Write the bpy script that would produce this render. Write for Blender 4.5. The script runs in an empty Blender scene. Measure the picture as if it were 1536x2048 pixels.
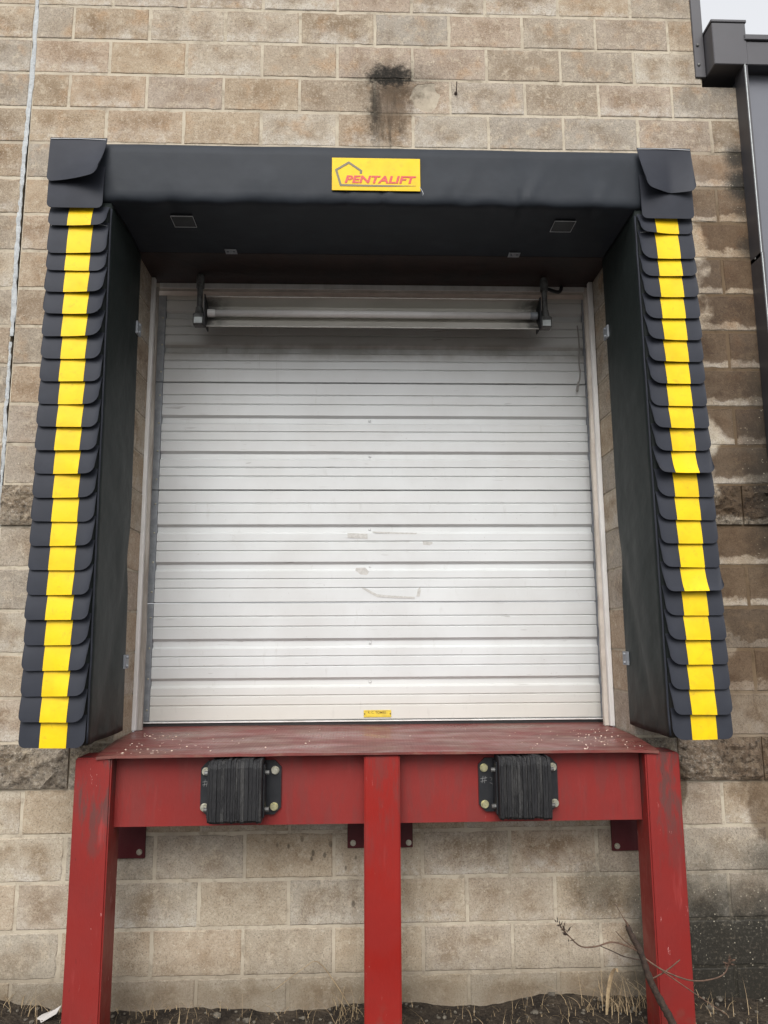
import bpy, bmesh, math, random
from mathutils import Vector, Matrix, noise as mnoise

scene = bpy.context.scene
C = scene.collection
R = math.radians

# ------------------------------------------------------------------ camera, sky, sun, exposure
cam_d = bpy.data.cameras.new("camera")
cam = bpy.data.objects.new("camera", cam_d)
C.objects.link(cam)
yaw, pitch, roll = -0.0350955, 0.156873, 0.00562104
RZ = Matrix.Rotation(yaw, 3, 'Z'); RX = Matrix.Rotation(pitch, 3, 'X'); RY = Matrix.Rotation(roll, 3, 'Y')
RM = RZ @ RX @ RY
right, fwd, up = RM.col[0], RM.col[1], RM.col[2]
M3 = Matrix((right, up, -fwd)).transposed()
cam.matrix_world = Matrix.Translation((0.10974, -3.67569, 1.51778)) @ M3.to_4x4()
cam_d.sensor_fit = 'HORIZONTAL'; cam_d.sensor_width = 36.0
cam_d.lens = 36.0 * 1512.27 / 1536.0
cam_d.clip_start = 0.05; cam_d.clip_end = 500
scene.camera = cam

world = bpy.data.worlds.new("World"); scene.world = world; world.use_nodes = True
wn = world.node_tree; wn.nodes.clear()
SUN_EL, SUN_AZ = R(42), R(188)            # high, behind the camera: a bright overcast sky
sky = wn.nodes.new("ShaderNodeTexSky"); sky.sky_type = 'NISHITA'; sky.sun_disc = False
sky.sun_elevation = SUN_EL; sky.sun_rotation = SUN_AZ
sky.air_density = 1.0; sky.dust_density = 5.0; sky.ozone_density = 1.0
hs = wn.nodes.new("ShaderNodeHueSaturation"); hs.inputs['Saturation'].default_value = 0.16
bg = wn.nodes.new("ShaderNodeBackground"); bg.inputs['Strength'].default_value = 0.15
wo = wn.nodes.new("ShaderNodeOutputWorld")
cl = wn.nodes.new("ShaderNodeMix"); cl.data_type = 'RGBA'      # closed cloud deck over the whole sky
cl.inputs[0].default_value = 0.62; cl.inputs[7].default_value = (3.15, 3.2, 3.32, 1)
wn.links.new(sky.outputs[0], hs.inputs['Color']); wn.links.new(hs.outputs[0], cl.inputs[6]); wn.links.new(cl.outputs[2], bg.inputs[0]); wn.links.new(bg.outputs[0], wo.inputs[0])

sun_d = bpy.data.lights.new("sun", 'SUN'); sun_d.energy = 1.1; sun_d.angle = R(40); sun_d.color = (1.0, 0.97, 0.93)
sun = bpy.data.objects.new("sun", sun_d); C.objects.link(sun)
sv = Vector((math.sin(SUN_AZ) * math.cos(SUN_EL), math.cos(SUN_AZ) * math.cos(SUN_EL), math.sin(SUN_EL)))
sun.rotation_euler = sv.to_track_quat('Z', 'Y').to_euler()
sun.location = (0, -8, 12)

scene.view_settings.view_transform = 'Standard'; scene.view_settings.look = 'None'
scene.view_settings.gamma = 1.0; scene.view_settings.use_curve_mapping = False
scene.view_settings.exposure = 1.0

# ------------------------------------------------------------------ object helpers
def link(name, me, mat=None, parent=None, loc=None):
    o = bpy.data.objects.new(name, me)
    C.objects.link(o)
    if mat is not None and me is not None:
        me.materials.append(mat)
    if parent is not None:
        o.parent = parent
    if loc is not None:
        o.location = loc
    return o

def share(name, me, parent=None, loc=None):
    o = bpy.data.objects.new(name, me)
    C.objects.link(o)
    if parent is not None:
        o.parent = parent
    if loc is not None:
        o.location = loc
    return o

def thing(name, label, cat, loc=(0, 0, 0), group=None):
    o = bpy.data.objects.new(name, None); C.objects.link(o)
    o.empty_display_size = 0.1
    o.location = loc
    o['label'] = label; o['category'] = cat
    if group: o['group'] = group
    return o

def tag(o, label=None, cat=None, group=None, kind=None):
    if label: o['label'] = label
    if cat: o['category'] = cat
    if group: o['group'] = group
    if kind: o['kind'] = kind
    return o

def mesh(name, verts, faces, smooth=False):
    me = bpy.data.meshes.new(name)
    me.from_pydata([tuple(v) for v in verts], [], faces)
    me.validate(); me.update()
    if smooth:
        for p in me.polygons: p.use_smooth = True
    return me

def bm_mesh(name, bm, smooth=False, crisp=None):
    bmesh.ops.recalc_face_normals(bm, faces=bm.faces)
    if crisp is not None:
        bm.edges.ensure_lookup_table()
        for e in bm.edges:
            if len(e.link_faces) == 2 and e.calc_face_angle(0) > crisp: e.smooth = False
        smooth = True
    me = bpy.data.meshes.new(name); bm.to_mesh(me); bm.free()
    if smooth:
        for p in me.polygons: p.use_smooth = True
    return me

def add_box(bm, x0, x1, y0, y1, z0, z1, bev=0.0, seg=1):
    g = bmesh.ops.create_cube(bm, size=1.0)
    vs = g['verts']
    for v in vs:
        v.co = Vector((x0 if v.co.x < 0 else x1, y0 if v.co.y < 0 else y1, z0 if v.co.z < 0 else z1))
    if bev > 0:
        es = {e for v in vs for e in v.link_edges}
        bmesh.ops.bevel(bm, geom=list(es), offset=bev, segments=seg, affect='EDGES', clamp_overlap=True)

def box(name, x0, x1, y0, y1, z0, z1, bev=0.0, seg=1):
    bm = bmesh.new(); add_box(bm, x0, x1, y0, y1, z0, z1, bev, seg)
    return bm_mesh(name, bm)

def add_cyl(bm, p0, p1, r0, r1=None, n=12, cap=True):
    if r1 is None: r1 = r0
    p0 = Vector(p0); p1 = Vector(p1); d = (p1 - p0).normalized()
    a = d.orthogonal().normalized(); b = d.cross(a)
    A = [bm.verts.new(p0 + (a * math.cos(t) + b * math.sin(t)) * r0) for t in [2 * math.pi * i / n for i in range(n)]]
    B_ = [bm.verts.new(p1 + (a * math.cos(t) + b * math.sin(t)) * r1) for t in [2 * math.pi * i / n for i in range(n)]]
    for i in range(n):
        bm.faces.new((A[i], A[(i + 1) % n], B_[(i + 1) % n], B_[i]))
    if cap:
        bm.faces.new(A[::-1]); bm.faces.new(B_)

def add_tube(bm, pts, rad, n=6):
    pts = [Vector(p) for p in pts]
    if not isinstance(rad, (list, tuple)): rad = [rad] * len(pts)
    rings = []
    a = None
    for i, p in enumerate(pts):
        d = (pts[min(i + 1, len(pts) - 1)] - pts[max(i - 1, 0)]).normalized()
        if a is None: a = d.orthogonal().normalized()
        a = (a - d * a.dot(d)).normalized(); b = d.cross(a)
        rings.append([bm.verts.new(p + (a * math.cos(2 * math.pi * k / n) + b * math.sin(2 * math.pi * k / n)) * rad[i]) for k in range(n)])
    for i in range(len(rings) - 1):
        for k in range(n):
            bm.faces.new((rings[i][k], rings[i][(k + 1) % n], rings[i + 1][(k + 1) % n], rings[i + 1][k]))
    bm.faces.new(rings[0][::-1]); bm.faces.new(rings[-1])

def smooth_path(pts, sub=4):
    P = [Vector(p) for p in pts]; out = []
    for i in range(len(P) - 1):
        p0 = P[max(i - 1, 0)]; p1 = P[i]; p2 = P[i + 1]; p3 = P[min(i + 2, len(P) - 1)]
        for s in range(sub):
            t = s / sub
            out.append(0.5 * ((2 * p1) + (p2 - p0) * t + (2 * p0 - 5 * p1 + 4 * p2 - p3) * t * t + (3 * p1 - p0 - 3 * p2 + p3) * t ** 3))
    out.append(P[-1]); return out

def prism(name, poly, y0, y1):
    """polygon in X-Z, extruded from y0 to y1"""
    n = len(poly)
    vs = [(x, y0, z) for x, z in poly] + [(x, y1, z) for x, z in poly]
    fs = [tuple(range(n)), tuple(range(2 * n - 1, n - 1, -1))] + [(i, i + n, (i + 1) % n + n, (i + 1) % n) for i in range(n)]
    bm = bmesh.new()
    bv = [bm.verts.new(v) for v in vs]
    for f in fs: bm.faces.new([bv[i] for i in f])
    return bm_mesh(name, bm)

# ------------------------------------------------------------------ material helpers
class NT:
    def __init__(self, name):
        self.m = bpy.data.materials.new(name); self.m.use_nodes = True
        self.t = self.m.node_tree; self.t.nodes.clear()
        self.out = self.t.nodes.new("ShaderNodeOutputMaterial")
        self.b = self.t.nodes.new("ShaderNodeBsdfPrincipled")
        self.t.links.new(self.b.outputs[0], self.out.inputs[0])
        self._pos = None; self._obj = None
    def n(self, typ, **kw):
        x = self.t.nodes.new(typ)
        for k, v in kw.items(): setattr(x, k, v)
        return x
    def put(self, sock, v):
        if hasattr(v, 'is_output'): self.t.links.new(v, sock)
        else:
            if isinstance(v, (tuple, list)) and len(v) == 3 and sock.type == 'RGBA': v = (*v, 1)
            sock.default_value = v
    @property
    def pos(self):
        if self._pos is None: self._pos = self.n("ShaderNodeNewGeometry").outputs['Position']
        return self._pos
    @property
    def obj(self):
        if self._obj is None: self._obj = self.n("ShaderNodeTexCoord").outputs['Object']
        return self._obj
    def rand(self): return self.n("ShaderNodeObjectInfo").outputs['Random']
    def math(self, op, a, b=0.0, c=None, clamp=False):
        x = self.n("ShaderNodeMath", operation=op); x.use_clamp = clamp
        self.put(x.inputs[0], a); self.put(x.inputs[1], b)
        if c is not None: self.put(x.inputs[2], c)
        return x.outputs[0]
    def vmul(self, v, s):
        x = self.n("ShaderNodeVectorMath", operation='MULTIPLY'); self.put(x.inputs[0], v); x.inputs[1].default_value = s
        return x.outputs[0]
    def vadd(self, v, w):
        x = self.n("ShaderNodeVectorMath", operation='ADD'); self.put(x.inputs[0], v); self.put(x.inputs[1], w)
        return x.outputs[0]
    def sep(self, v):
        x = self.n("ShaderNodeSeparateXYZ"); self.put(x.inputs[0], v); return x.outputs
    def noise(self, scale, detail=3, rough=0.55, vec=None, stretch=None, dist=0.0):
        x = self.n("ShaderNodeTexNoise"); v = vec if vec is not None else self.pos
        if stretch: v = self.vmul(v, stretch)
        self.put(x.inputs['Vector'], v); x.inputs['Scale'].default_value = scale
        x.inputs['Detail'].default_value = detail; x.inputs['Roughness'].default_value = rough
        x.inputs['Distortion'].default_value = dist
        return x.outputs['Fac']
    def voro(self, scale, vec=None, feature='F1', stretch=None):
        x = self.n("ShaderNodeTexVoronoi", feature=feature); v = vec if vec is not None else self.pos
        if stretch: v = self.vmul(v, stretch)
        self.put(x.inputs['Vector'], v); x.inputs['Scale'].default_value = scale
        return x.outputs['Distance']
    def step(self, v, a, b, lo=0.0, hi=1.0):
        x = self.n("ShaderNodeMapRange", interpolation_type='SMOOTHSTEP'); self.put(x.inputs[0], v)
        x.inputs[1].default_value = a; x.inputs[2].default_value = b; x.inputs[3].default_value = lo; x.inputs[4].default_value = hi
        return x.outputs[0]
    def mix(self, f, a, b, mode='MIX'):
        x = self.n("ShaderNodeMix", data_type='RGBA', blend_type=mode); x.clamp_factor = True
        self.put(x.inputs[0], f); self.put(x.inputs[6], a); self.put(x.inputs[7], b)
        return x.outputs[2]
    def bump(self, h, strength=0.3, dist=0.01, prev=None):
        x = self.n("ShaderNodeBump"); x.inputs['Strength'].default_value = strength; x.inputs['Distance'].default_value = dist
        self.put(x.inputs['Height'], h)
        if prev is not None: self.put(x.inputs['Normal'], prev)
        return x.outputs[0]
    def ell(self, cx, cz, rx, rz, nz=None, amp=0.5, a=0.5, b=1.1):
        """soft blot on the wall around (cx, cz)"""
        s = self.sep(self.pos)
        dx = self.math('DIVIDE', self.math('SUBTRACT', s[0], cx), rx); dz = self.math('DIVIDE', self.math('SUBTRACT', s[2], cz), rz)
        d = self.math('SQRT', self.math('ADD', self.math('MULTIPLY', dx, dx), self.math('MULTIPLY', dz, dz)))
        if nz is not None:
            d = self.math('ADD', d, self.math('MULTIPLY', self.math('SUBTRACT', nz, 0.5), amp))
        return self.step(d, a, b, 1.0, 0.0)
    def done(self, color=None, rough=0.6, metal=0.0, normal=None, spec=None, sheen=None, coat=None):
        if color is not None: self.put(self.b.inputs['Base Color'], color)
        self.put(self.b.inputs['Roughness'], rough); self.put(self.b.inputs['Metallic'], metal)
        if normal is not None: self.put(self.b.inputs['Normal'], normal)
        if spec is not None: self.put(self.b.inputs['Specular IOR Level'], spec)
        if coat is not None: self.put(self.b.inputs['Coat Weight'], coat)
        return self.m

def wall_stains(t, col):
    """wet patches, soot and mildew that sit on the masonry"""
    p = t.sep(t.pos); o = t.sep(t.obj)
    big = t.noise(3.0, 4, 0.6); med = t.noise(9.0, 4, 0.65); fine = t.noise(70.0, 3, 0.7)
    mx = lambda a, b: t.math('MAXIMUM', a, b)
    mul = lambda a, b: t.math('MULTIPLY', a, b)
    # drying margins: the lower edge and sides of each block dry out first
    low = t.step(t.math('ADD', o[2], mul(t.math('SUBTRACT', med, .5), .13)), -0.072, -0.048)
    wetx = t.step(t.math('ADD', p[0], mul(t.math('SUBTRACT', big, .5), .60)), 1.86, 1.92)
    wetz = mul(t.step(p[2], .95, 1.3), t.step(p[2], 3.6, 4.3, 1.0, 0.2))
    wet = mul(mul(wetx, wetz), t.step(low, 0, 1, .25, 1))
    wet2 = t.ell(1.60, .80, .075, .14, med, .5, .75, .95)
    wet2 = mx(wet2, t.ell(2.04, .70, .12, .20, med, .6, .7, .95))
    wet2 = mx(wet2, t.ell(1.50, .66, .09, .14, med, .5, .7, .95))
    wet3 = t.ell(2.05, 1.15, .30, .55, big, .9, .7, 1.0)
    wet = mx(mx(wet, mul(wet2, .8)), mul(wet3, .7))
    col = t.mix(mul(wet, .92), col, t.mix(1.0, col, (.23, .165, .110), 'MULTIPLY'))
    # soot above the head pad: a fuzzy black blot on the joint, brown wash and runs below it
    n6 = t.noise(26, 4, .7)
    soot = t.ell(.285, 4.492, .185, .095, n6, 1.2, .40, 1.02)
    halo = t.ell(.330, 4.465, .33, .16, n6, 1.2, .2, 1.1)
    line = mul(t.ell(.30, 4.467, .17, .011, n6, .8, .5, 1.1), 1.0)
    wash = t.ell(.295, 4.335, .150, .26, n6, 1.2, .35, 1.1)
    run = mul(t.step(t.noise(17, 4, .7, stretch=(1, 1, .10)), .36, .70), t.ell(.255, 4.26, .13, .32, n6, .9, .45, 1.05))
    side = mul(t.ell(.200, 4.30, .040, .28, n6, 1.3, .15, 1.15), 1.0)
    col = t.mix(mul(wash, .80), col, (.090, .058, .034))
    sootm = mx(mx(mul(soot, .97), mul(halo, .45)), mx(line, mx(mul(run, .75), mul(side, .80))))
    sootm = mul(sootm, t.step(fine, .22, .52, .70, 1.0))
    col = t.mix(sootm, col, (.010, .009, .007))
    soil = t.step(t.math('ADD', p[2], mul(t.math('SUBTRACT', med, .5), .12)), .13, -.08)
    col = t.mix(mul(soil, .62), col, (.105, .082, .055))
    # black mildew by the metal trim and low on the right
    mild = mx(mul(t.ell(2.16, 4.04, .09, .10, fine, .9, .3, 1.1), .9), mul(t.ell(2.19, 3.88, .13, .13, fine, .9, .4, 1.1), .95))
    mild = mx(mild, mul(t.ell(2.18, 3.72, .10, .07, fine, 1.2, .2, 1.1), .6))
    mild = mx(mild, mul(t.ell(2.19, 3.52, .09, .09, fine, 1.0, .3, 1.1), .7))
    mild = mx(mild, mul(t.ell(2.22, 2.3, .24, .85, med, .9, .2, 1.1), .80))
    lowr = mul(t.step(t.math('ADD', p[2], mul(t.math('SUBTRACT', med, .5), .34)), .62, .14), t.step(t.math('ADD', p[0], mul(t.math('SUBTRACT', big, .5), .5)), 1.20, 1.50))
    mild = mx(mild, mul(lowr, .97))
    mild = mx(mild, mul(t.ell(1.22, .34, .20, .20, fine, 1.3, .2, 1.05), .55))
    mild = mx(mild, mul(t.ell(2.1, .45, .28, .14, fine, 1.0, .3, 1.1), .7))
    mild = mul(mild, t.step(fine, .25, .50, .72, 1.0))
    specks = t.step(t.voro(55), .13, .20, 1, 0)
    dark = t.mix(mul(specks, t.step(t.noise(14, 2), .48, .6)), (.014, .013, .010), (.30, .27, .21))
    col = t.mix(mild, col, dark)
    # flung mud on the lower courses, soil splash at the base
    sp = t.voro(24, stretch=(1.0, 1.0, .55)); ar = mx(t.ell(.06, .40, .17, .20, big, .7, .5, 1.0), t.ell(-.15, .52, .30, .10, big, .7, .4, 1.0))
    col = t.mix(mul(mul(t.step(sp, .14, .24, 1, 0), ar), .65), col, (.055, .045, .035))
    return col, mx(wet, mild)

def make_block_mat(name, split=False, spall=False):
    t = NT(name); mul = lambda a, b: t.math('MULTIPLY', a, b)
    r = t.rand(); p = t.sep(t.pos); o = t.sep(t.obj)
    r2 = t.math('FRACT', t.math('MULTIPLY', r, 37.31)); r3 = t.math('FRACT', t.math('MULTIPLY', r, 91.7))
    tan = (.370, .294, .206); grey = (.315, .282, .236); pale = (.450, .402, .325); brown = (.278, .213, .143); pink = (.375, .272, .200)
    c = t.mix(t.step(r, .25, .75), tan, grey)
    c = t.mix(mul(t.step(r2, .6, 1.0), .8), c, pale)
    r4 = t.math('FRACT', t.math('MULTIPLY', r, 173.9)); c = t.mix(mul(t.step(r4, .6, 1.0), .45), c, pink)
    # the upper courses are browner, the lower ones greyer
    hi = t.step(p[2], 1.2, 3.6)
    c = t.mix(mul(mul(t.step(r3, .45, 1.0), hi), .75), c, brown)
    c = t.mix(mul(t.step(p[2], 1.1, .2), .40), c, (.42, .375, .29))
    m1 = t.noise(6.5, 5, .65); m2 = t.noise(19, 5, .7); m3 = t.noise(52, 4, .75)
    # each block is darker and browner in the middle, bleached towards its joints
    eh = t.step(t.math('ADD', t.math('ABSOLUTE', o[2]), mul(t.math('SUBTRACT', m2, .5), .12)), .030, .085)
    ev = t.step(t.math('ADD', t.math('ABSOLUTE', o[0]), mul(t.math('SUBTRACT', m1, .5), .16)), .10, .19)
    ctr = mul(t.math('SUBTRACT', 1.0, t.math('MAXIMUM', eh, ev)), t.step(m1, .30, .62))
    c = t.mix(mul(ctr, t.step(r2, 0, 1, .30, .95)), c, t.mix(1, c, (.62, .54, .46), 'MULTIPLY'))
    c = t.mix(t.step(m1, .44, .66, 0, .60), c, t.mix(1, c, (.72, .64, .56), 'MULTIPLY'))
    c = t.mix(t.step(m2, .50, .66, 0, .62), c, (.46, .395, .30))
    c = t.mix(mul(mul(t.step(t.noise(8, 3), .52, .72), hi), .6), c, (.36, .235, .135))
    # chalky bloom near the lower edge of some blocks
    bloom = mul(t.step(o[2], .04, -.09), mul(t.step(t.noise(9, 5, .75), .40, .66), t.step(r2, .2, .8)))
    c = t.mix(mul(bloom, .70), c, (.50, .47, .42))
    # dark rim where the block meets its joints
    ez = t.math('ABSOLUTE', o[2]); rim = mul(t.step(ez, .078, .097), t.step(t.noise(26, 3), .45, .62))
    c = t.mix(mul(rim, .45), c, (.12, .095, .07))
    c = t.mix(t.step(m3, .32, .50, .45, 0), c, t.mix(1, c, (.50, .46, .42), 'MULTIPLY'))
    c = t.mix(t.step(m3, .52, .70, 0, .36), c, (.56, .50, .41))
    m4 = t.noise(95, 3, .8)
    c = t.mix(t.step(m4, .34, .48, .42, 0), c, t.mix(1, c, (.45, .40, .35), 'MULTIPLY'))
    c = t.mix(t.step(m4, .54, .68, 0, .30), c, (.58, .53, .45))
    g = t.noise(150, 3, .75); g2 = t.noise(340, 2, .7)
    c = t.mix(t.step(g, .33, .48, .60, 0), c, (.10, .08, .058))
    c = t.mix(t.step(g2, .56, .74, 0, .45), c, (.52, .47, .39))
    wsp = mul(t.step(t.voro(30), .045, .085, 1, 0), t.step(t.noise(5, 2), .45, .6))
    c = t.mix(mul(wsp, .75), c, (.66, .62, .52))
    pit = mul(t.step(t.voro(48), .06, .11, 1, 0), t.step(t.noise(6.3, 2), .5, .62))
    c = t.mix(mul(pit, .7), c, (.05, .04, .03))
    if split:
        c = t.mix(1.0, c, (.80, .77, .73), 'MULTIPLY')
        c = t.mix(t.step(t.noise(60, 4, .8), .50, .66, 0, .75), c, (.42, .38, .32))
        c = t.mix(t.step(t.noise(38, 4, .8), .36, .50, .75, 0), c, (.06, .05, .04))
    c, wet = wall_stains(t, c)
    if spall:
        # freshly exposed aggregate in the hollow; dark patches and black hole paint in shade
        s_ = t.step(p[1], .0022, .0050); vv = t.voro(95)
        c = t.mix(mul(s_, .90), c, t.mix(t.step(t.noise(55, 4, .75, dist=.8), .44, .54), (.085, .068, .048), (.60, .54, .43)))
        c = t.mix(t.step(p[1], .026, .034), c, (.01, .009, .008))
    h = t.math('ADD', mul(g, .6), mul(t.noise(45, 4, .7), 2.2 if spall else .8))
    nrm = t.bump(h, .55 if not split else 1.0, .004 if not split else .012)
    nrm = t.bump(mul(t.step(t.voro(48), .03, .12), 1.0), .35, .003, nrm)
    return t.done(c, t.step(wet, 0, 1, .90, .66), normal=nrm, spec=.25)

def make_mortar_mat():
    t = NT("mortar"); mul = lambda a, b: t.math('MULTIPLY', a, b)
    c = t.mix(t.step(t.noise(5, 4, .6), .35, .7), (.47, .415, .325), (.36, .31, .24))
    c = t.mix(t.step(t.noise(14, 5, .75), .50, .66, 0, .50), c, (.17, .14, .10))
    c, wet = wall_stains(t, c)
    return t.done(c, .9, normal=t.bump(t.noise(120, 3, .7), .5, .003), spec=.2)

def make_vinyl(name, base=(.030, .033, .040), rough=.46, wave=1.0, dirt=True):
    t = NT(name)
    w = t.noise(3.2, 2, .5); w2 = t.noise(11, 2, .5)
    h = t.math('ADD', t.math('MULTIPLY', w, 1.0), t.math('MULTIPLY', w2, .25))
    nrm = t.bump(h, .35 * wave, .05)
    nrm = t.bump(t.noise(600, 2), .05, .001, nrm)
    c = t.mix(t.step(t.noise(6, 3, .6), .4, .75, 0, .35), base, tuple(x * 1.5 + .001 for x in base))
    if dirt:
        p = t.sep(t.pos)
        low = t.math('MULTIPLY', t.step(p[2], 1.45, 1.05), t.step(t.noise(7, 4, .6), .3, .65))
        c = t.mix(t.math('MULTIPLY', low, .55), c, (.034, .020, .015))
    return t.done(c, rough, normal=nrm, spec=.13)

def make_yellow():
    t = NT("yellow_vinyl")
    c = t.mix(t.step(t.noise(9, 3, .6), .35, .75), (.74, .50, .002), (.66, .42, .002))
    c = t.mix(t.math('MULTIPLY', t.step(t.noise(26, 5, .75, dist=.4), .54, .74), .55), c, (.36, .25, .02))
    return t.done(c, .5, normal=t.bump(t.noise(7, 2), .25, .02), spec=.25)

def make_red(name, a, b, scuff=(.16, .055, .05), amt=.8):
    t = NT(name); p = t.sep(t.pos); mul = lambda x, y: t.math('MULTIPLY', x, y)
    c = t.mix(t.step(t.noise(3, 4, .6), .35, .7), a, b)
    st = t.noise(28, 3, .6, stretch=(1, 1, .12))
    c = t.mix(mul(t.step(st, .60, .75), amt * .35), c, tuple(min(1, x * 1.7 + .05) for x in a))
    # brushed-on paint texture and old scratches
    topz = t.step(p[2], .38, .90)
    gr = mul(t.step(t.noise(13, 5, .72, stretch=(1, 1, .22)), .45, .58), topz)
    c = t.mix(mul(gr, amt), c, (.075, .040, .036))
    ch = mul(t.step(t.noise(48, 4, .75, stretch=(1, 1, .3)), .66, .71), t.step(t.noise(5, 2), .48, .62))
    c = t.mix(mul(ch, amt), c, (.55, .30, .28))
    dk = mul(t.step(t.noise(75, 2, .6, stretch=(1, 1, .25)), .68, .74), t.step(t.noise(4, 2), .45, .6))
    c = t.mix(mul(dk, amt * .9), c, (.05, .012, .012))
    low = t.step(p[2], .12, -.1)
    c = t.mix(mul(mul(low, t.step(t.noise(18, 3), .45, .65)), .4), c, (.10, .06, .045))
    nrm = t.bump(t.math('ADD', t.noise(40, 3, .6, stretch=(1, 1, .25)), mul(t.noise(9, 3), .6)), .22, .006)
    return t.done(c, t.step(t.noise(6, 3), .3, .7, .42, .66), normal=nrm, spec=.32)

def make_tread():
    t = NT("tread_plate_paint"); mul = lambda x, y: t.math('MULTIPLY', x, y); p = t.sep(t.pos)
    c = t.mix(t.step(t.noise(4, 4, .65), .38, .66), (.165, .032, .028), (.160, .068, .052))
    c = t.mix(mul(t.step(t.noise(7, 5, .7, stretch=(.35, 1, 1)), .50, .62), .75), c, (.105, .024, .020))
    c = t.mix(mul(t.step(t.noise(13, 4, .7, stretch=(.35, 1, 1)), .56, .68), .7), c, (.185, .100, .070))
    c = t.mix(mul(t.step(t.noise(38, 3, .7), .60, .72), .5), c, (.06, .035, .03))
    # raised lozenges of the tread, two directions
    u = t.math('ADD', p[0], p[1]); v = t.math('SUBTRACT', p[0], p[1])
    k = 2 * math.pi / .028
    h = mul(t.math('SINE', mul(u, k)), t.math('SINE', mul(v, k)))
    h = t.step(h, .35, .8)
    nrm = t.bump(h, .6, .002); nrm = t.bump(t.noise(5, 3), .25, .01, nrm)
    return t.done(c, t.step(t.noise(5, 4, .65, stretch=(.4, 1, 1)), .35, .65, .26, .58), normal=nrm, spec=.5)

def make_door_mat():
    t = NT("door_paint"); mul = lambda x, y: t.math('MULTIPLY', x, y); p = t.sep(t.pos)
    c = t.mix(t.step(t.noise(2.2, 4, .6), .35, .7), (.575, .590, .590), (.525, .532, .525))
    c = t.mix(mul(t.step(p[2], 1.35, 1.06), .55), c, (.53, .495, .42))
    c = t.mix(mul(t.step(t.noise(22, 4, .7, stretch=(1, 1, .3)), .60, .78), .35), c, (.36, .35, .32))
    # dirt on the top section round the lamp, run-off streaks, fine scratches
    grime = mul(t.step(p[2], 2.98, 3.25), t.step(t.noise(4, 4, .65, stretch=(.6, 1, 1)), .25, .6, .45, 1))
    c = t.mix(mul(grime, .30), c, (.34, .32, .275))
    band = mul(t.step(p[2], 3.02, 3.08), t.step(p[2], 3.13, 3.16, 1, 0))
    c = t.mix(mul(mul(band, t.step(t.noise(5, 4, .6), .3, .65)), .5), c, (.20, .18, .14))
    runs = mul(t.step(t.noise(24, 3, .6, stretch=(1, 1, .05)), .60, .72), mul(t.step(p[0], -.75, -.62), t.step(p[0], -.28, -.45)))
    c = t.mix(mul(mul(runs, t.step(p[2], 2.75, 3.05)), .55), c, (.25, .24, .21))
    fl = mul(t.step(t.noise(90, 3, .7), .66, .74), t.step(t.noise(3, 3), .48, .62))
    c = t.mix(mul(fl, .6), c, (.28, .24, .21))
    sc = mul(t.step(t.noise(40, 2, .5, stretch=(.12, 1, 1.4), dist=.6), .67, .70), t.step(t.noise(2.3, 3), .5, .62))
    c = t.mix(mul(sc, .5), c, (.22, .20, .19))
    nrm = t.bump(t.noise(5, 3, .5, stretch=(.3, 1, 1)), .10, .01)
    return t.done(c, .42, normal=nrm, spec=.5)

def make_plain(name, a, b=None, scale=12, rough=.55, metal=0.0, bump=.15, bd=.004, spec=None, stretch=None):
    t = NT(name)
    c = a if b is None else t.mix(t.step(t.noise(scale, 4, .65, stretch=stretch), .35, .68), a, b)
    return t.done(c, rough, metal, normal=t.bump(t.noise(scale * 4, 3, .6, stretch=stretch), bump, bd), spec=spec)

MAT = {}
MAT['block'] = make_block_mat("concrete_block")
MAT['spall'] = make_block_mat("spalled_concrete", False, True)
MAT['split'] = make_block_mat("split_face_concrete", True)
MAT['mortar'] = make_mortar_mat()
MAT['vinyl'] = make_vinyl("pad_vinyl", (.0170, .0215, .0205), .48, 1.0)
MAT['header'] = make_vinyl("header_vinyl", (.0235, .0275, .0340), .50, .40, False)
MAT['flap'] = make_vinyl("flap_vinyl", (.0275, .0300, .0385), .50, .45, False)
MAT['yellow'] = make_yellow()
MAT['red'] = make_red("red_paint_faded", (.205, .0180, .015), (.170, .012, .010))
MAT['red_beam'] = make_red("red_paint_dusty", (.205, .020, .017), (.175, .015, .013), amt=.22)
MAT['red_new'] = make_red("red_paint_fresh", (.235, .011, .007), (.205, .008, .005), amt=.35)
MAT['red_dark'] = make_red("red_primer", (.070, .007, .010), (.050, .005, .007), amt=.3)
MAT['tread'] = make_tread()
MAT['door'] = make_door_mat()
MAT['galv'] = make_plain("galvanised_steel", (.27, .29, .31), (.20, .215, .235), 22, .5, .12, .1)
MAT['zinc'] = make_plain("zinc_bolt", (.52, .50, .42), (.36, .35, .27), 60, .38, .65, .1)
MAT['yellowzinc'] = make_plain("yellow_zinc_bolt", (.52, .49, .28), (.38, .36, .22), 60, .38, .6, .1)
MAT['white'] = make_plain("white_paint", (.72, .71, .69), (.58, .56, .53), 9, .55, 0, .3, .006, stretch=(1, 1, .25))
MAT['wood'] = make_plain("weathered_paint", (.40, .37, .33), (.19, .165, .14), 14, .7, 0, .5, .008, stretch=(1, 1, .12))
MAT['beige'] = make_plain("beige_paint", (.54, .49, .43), (.42, .37, .32), 7, .6, 0, .2)
MAT['lintel'] = make_plain("lintel_primer", (.026, .012, .009), (.016, .009, .008), 7, .6, 0, .4, .006)
MAT['rubber'] = make_plain("rubber", (.0045, .0045, .006), (.010, .010, .011), 45, .7, 0, .8, .006, stretch=(1, 1, .18))
MAT['rubber2'] = make_plain("rubber_scuffed", (.007, .007, .008), (.040, .039, .038), 55, .7, 0, 1.0, .008, stretch=(1, 1, .18))
MAT['blackpl'] = make_plain("black_plate", (.013, .014, .017), (.020, .021, .024), 20, .42, .2, .1)
MAT['black'] = make_plain("black_seal", (.012, .012, .012), None, 20, .6)
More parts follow.
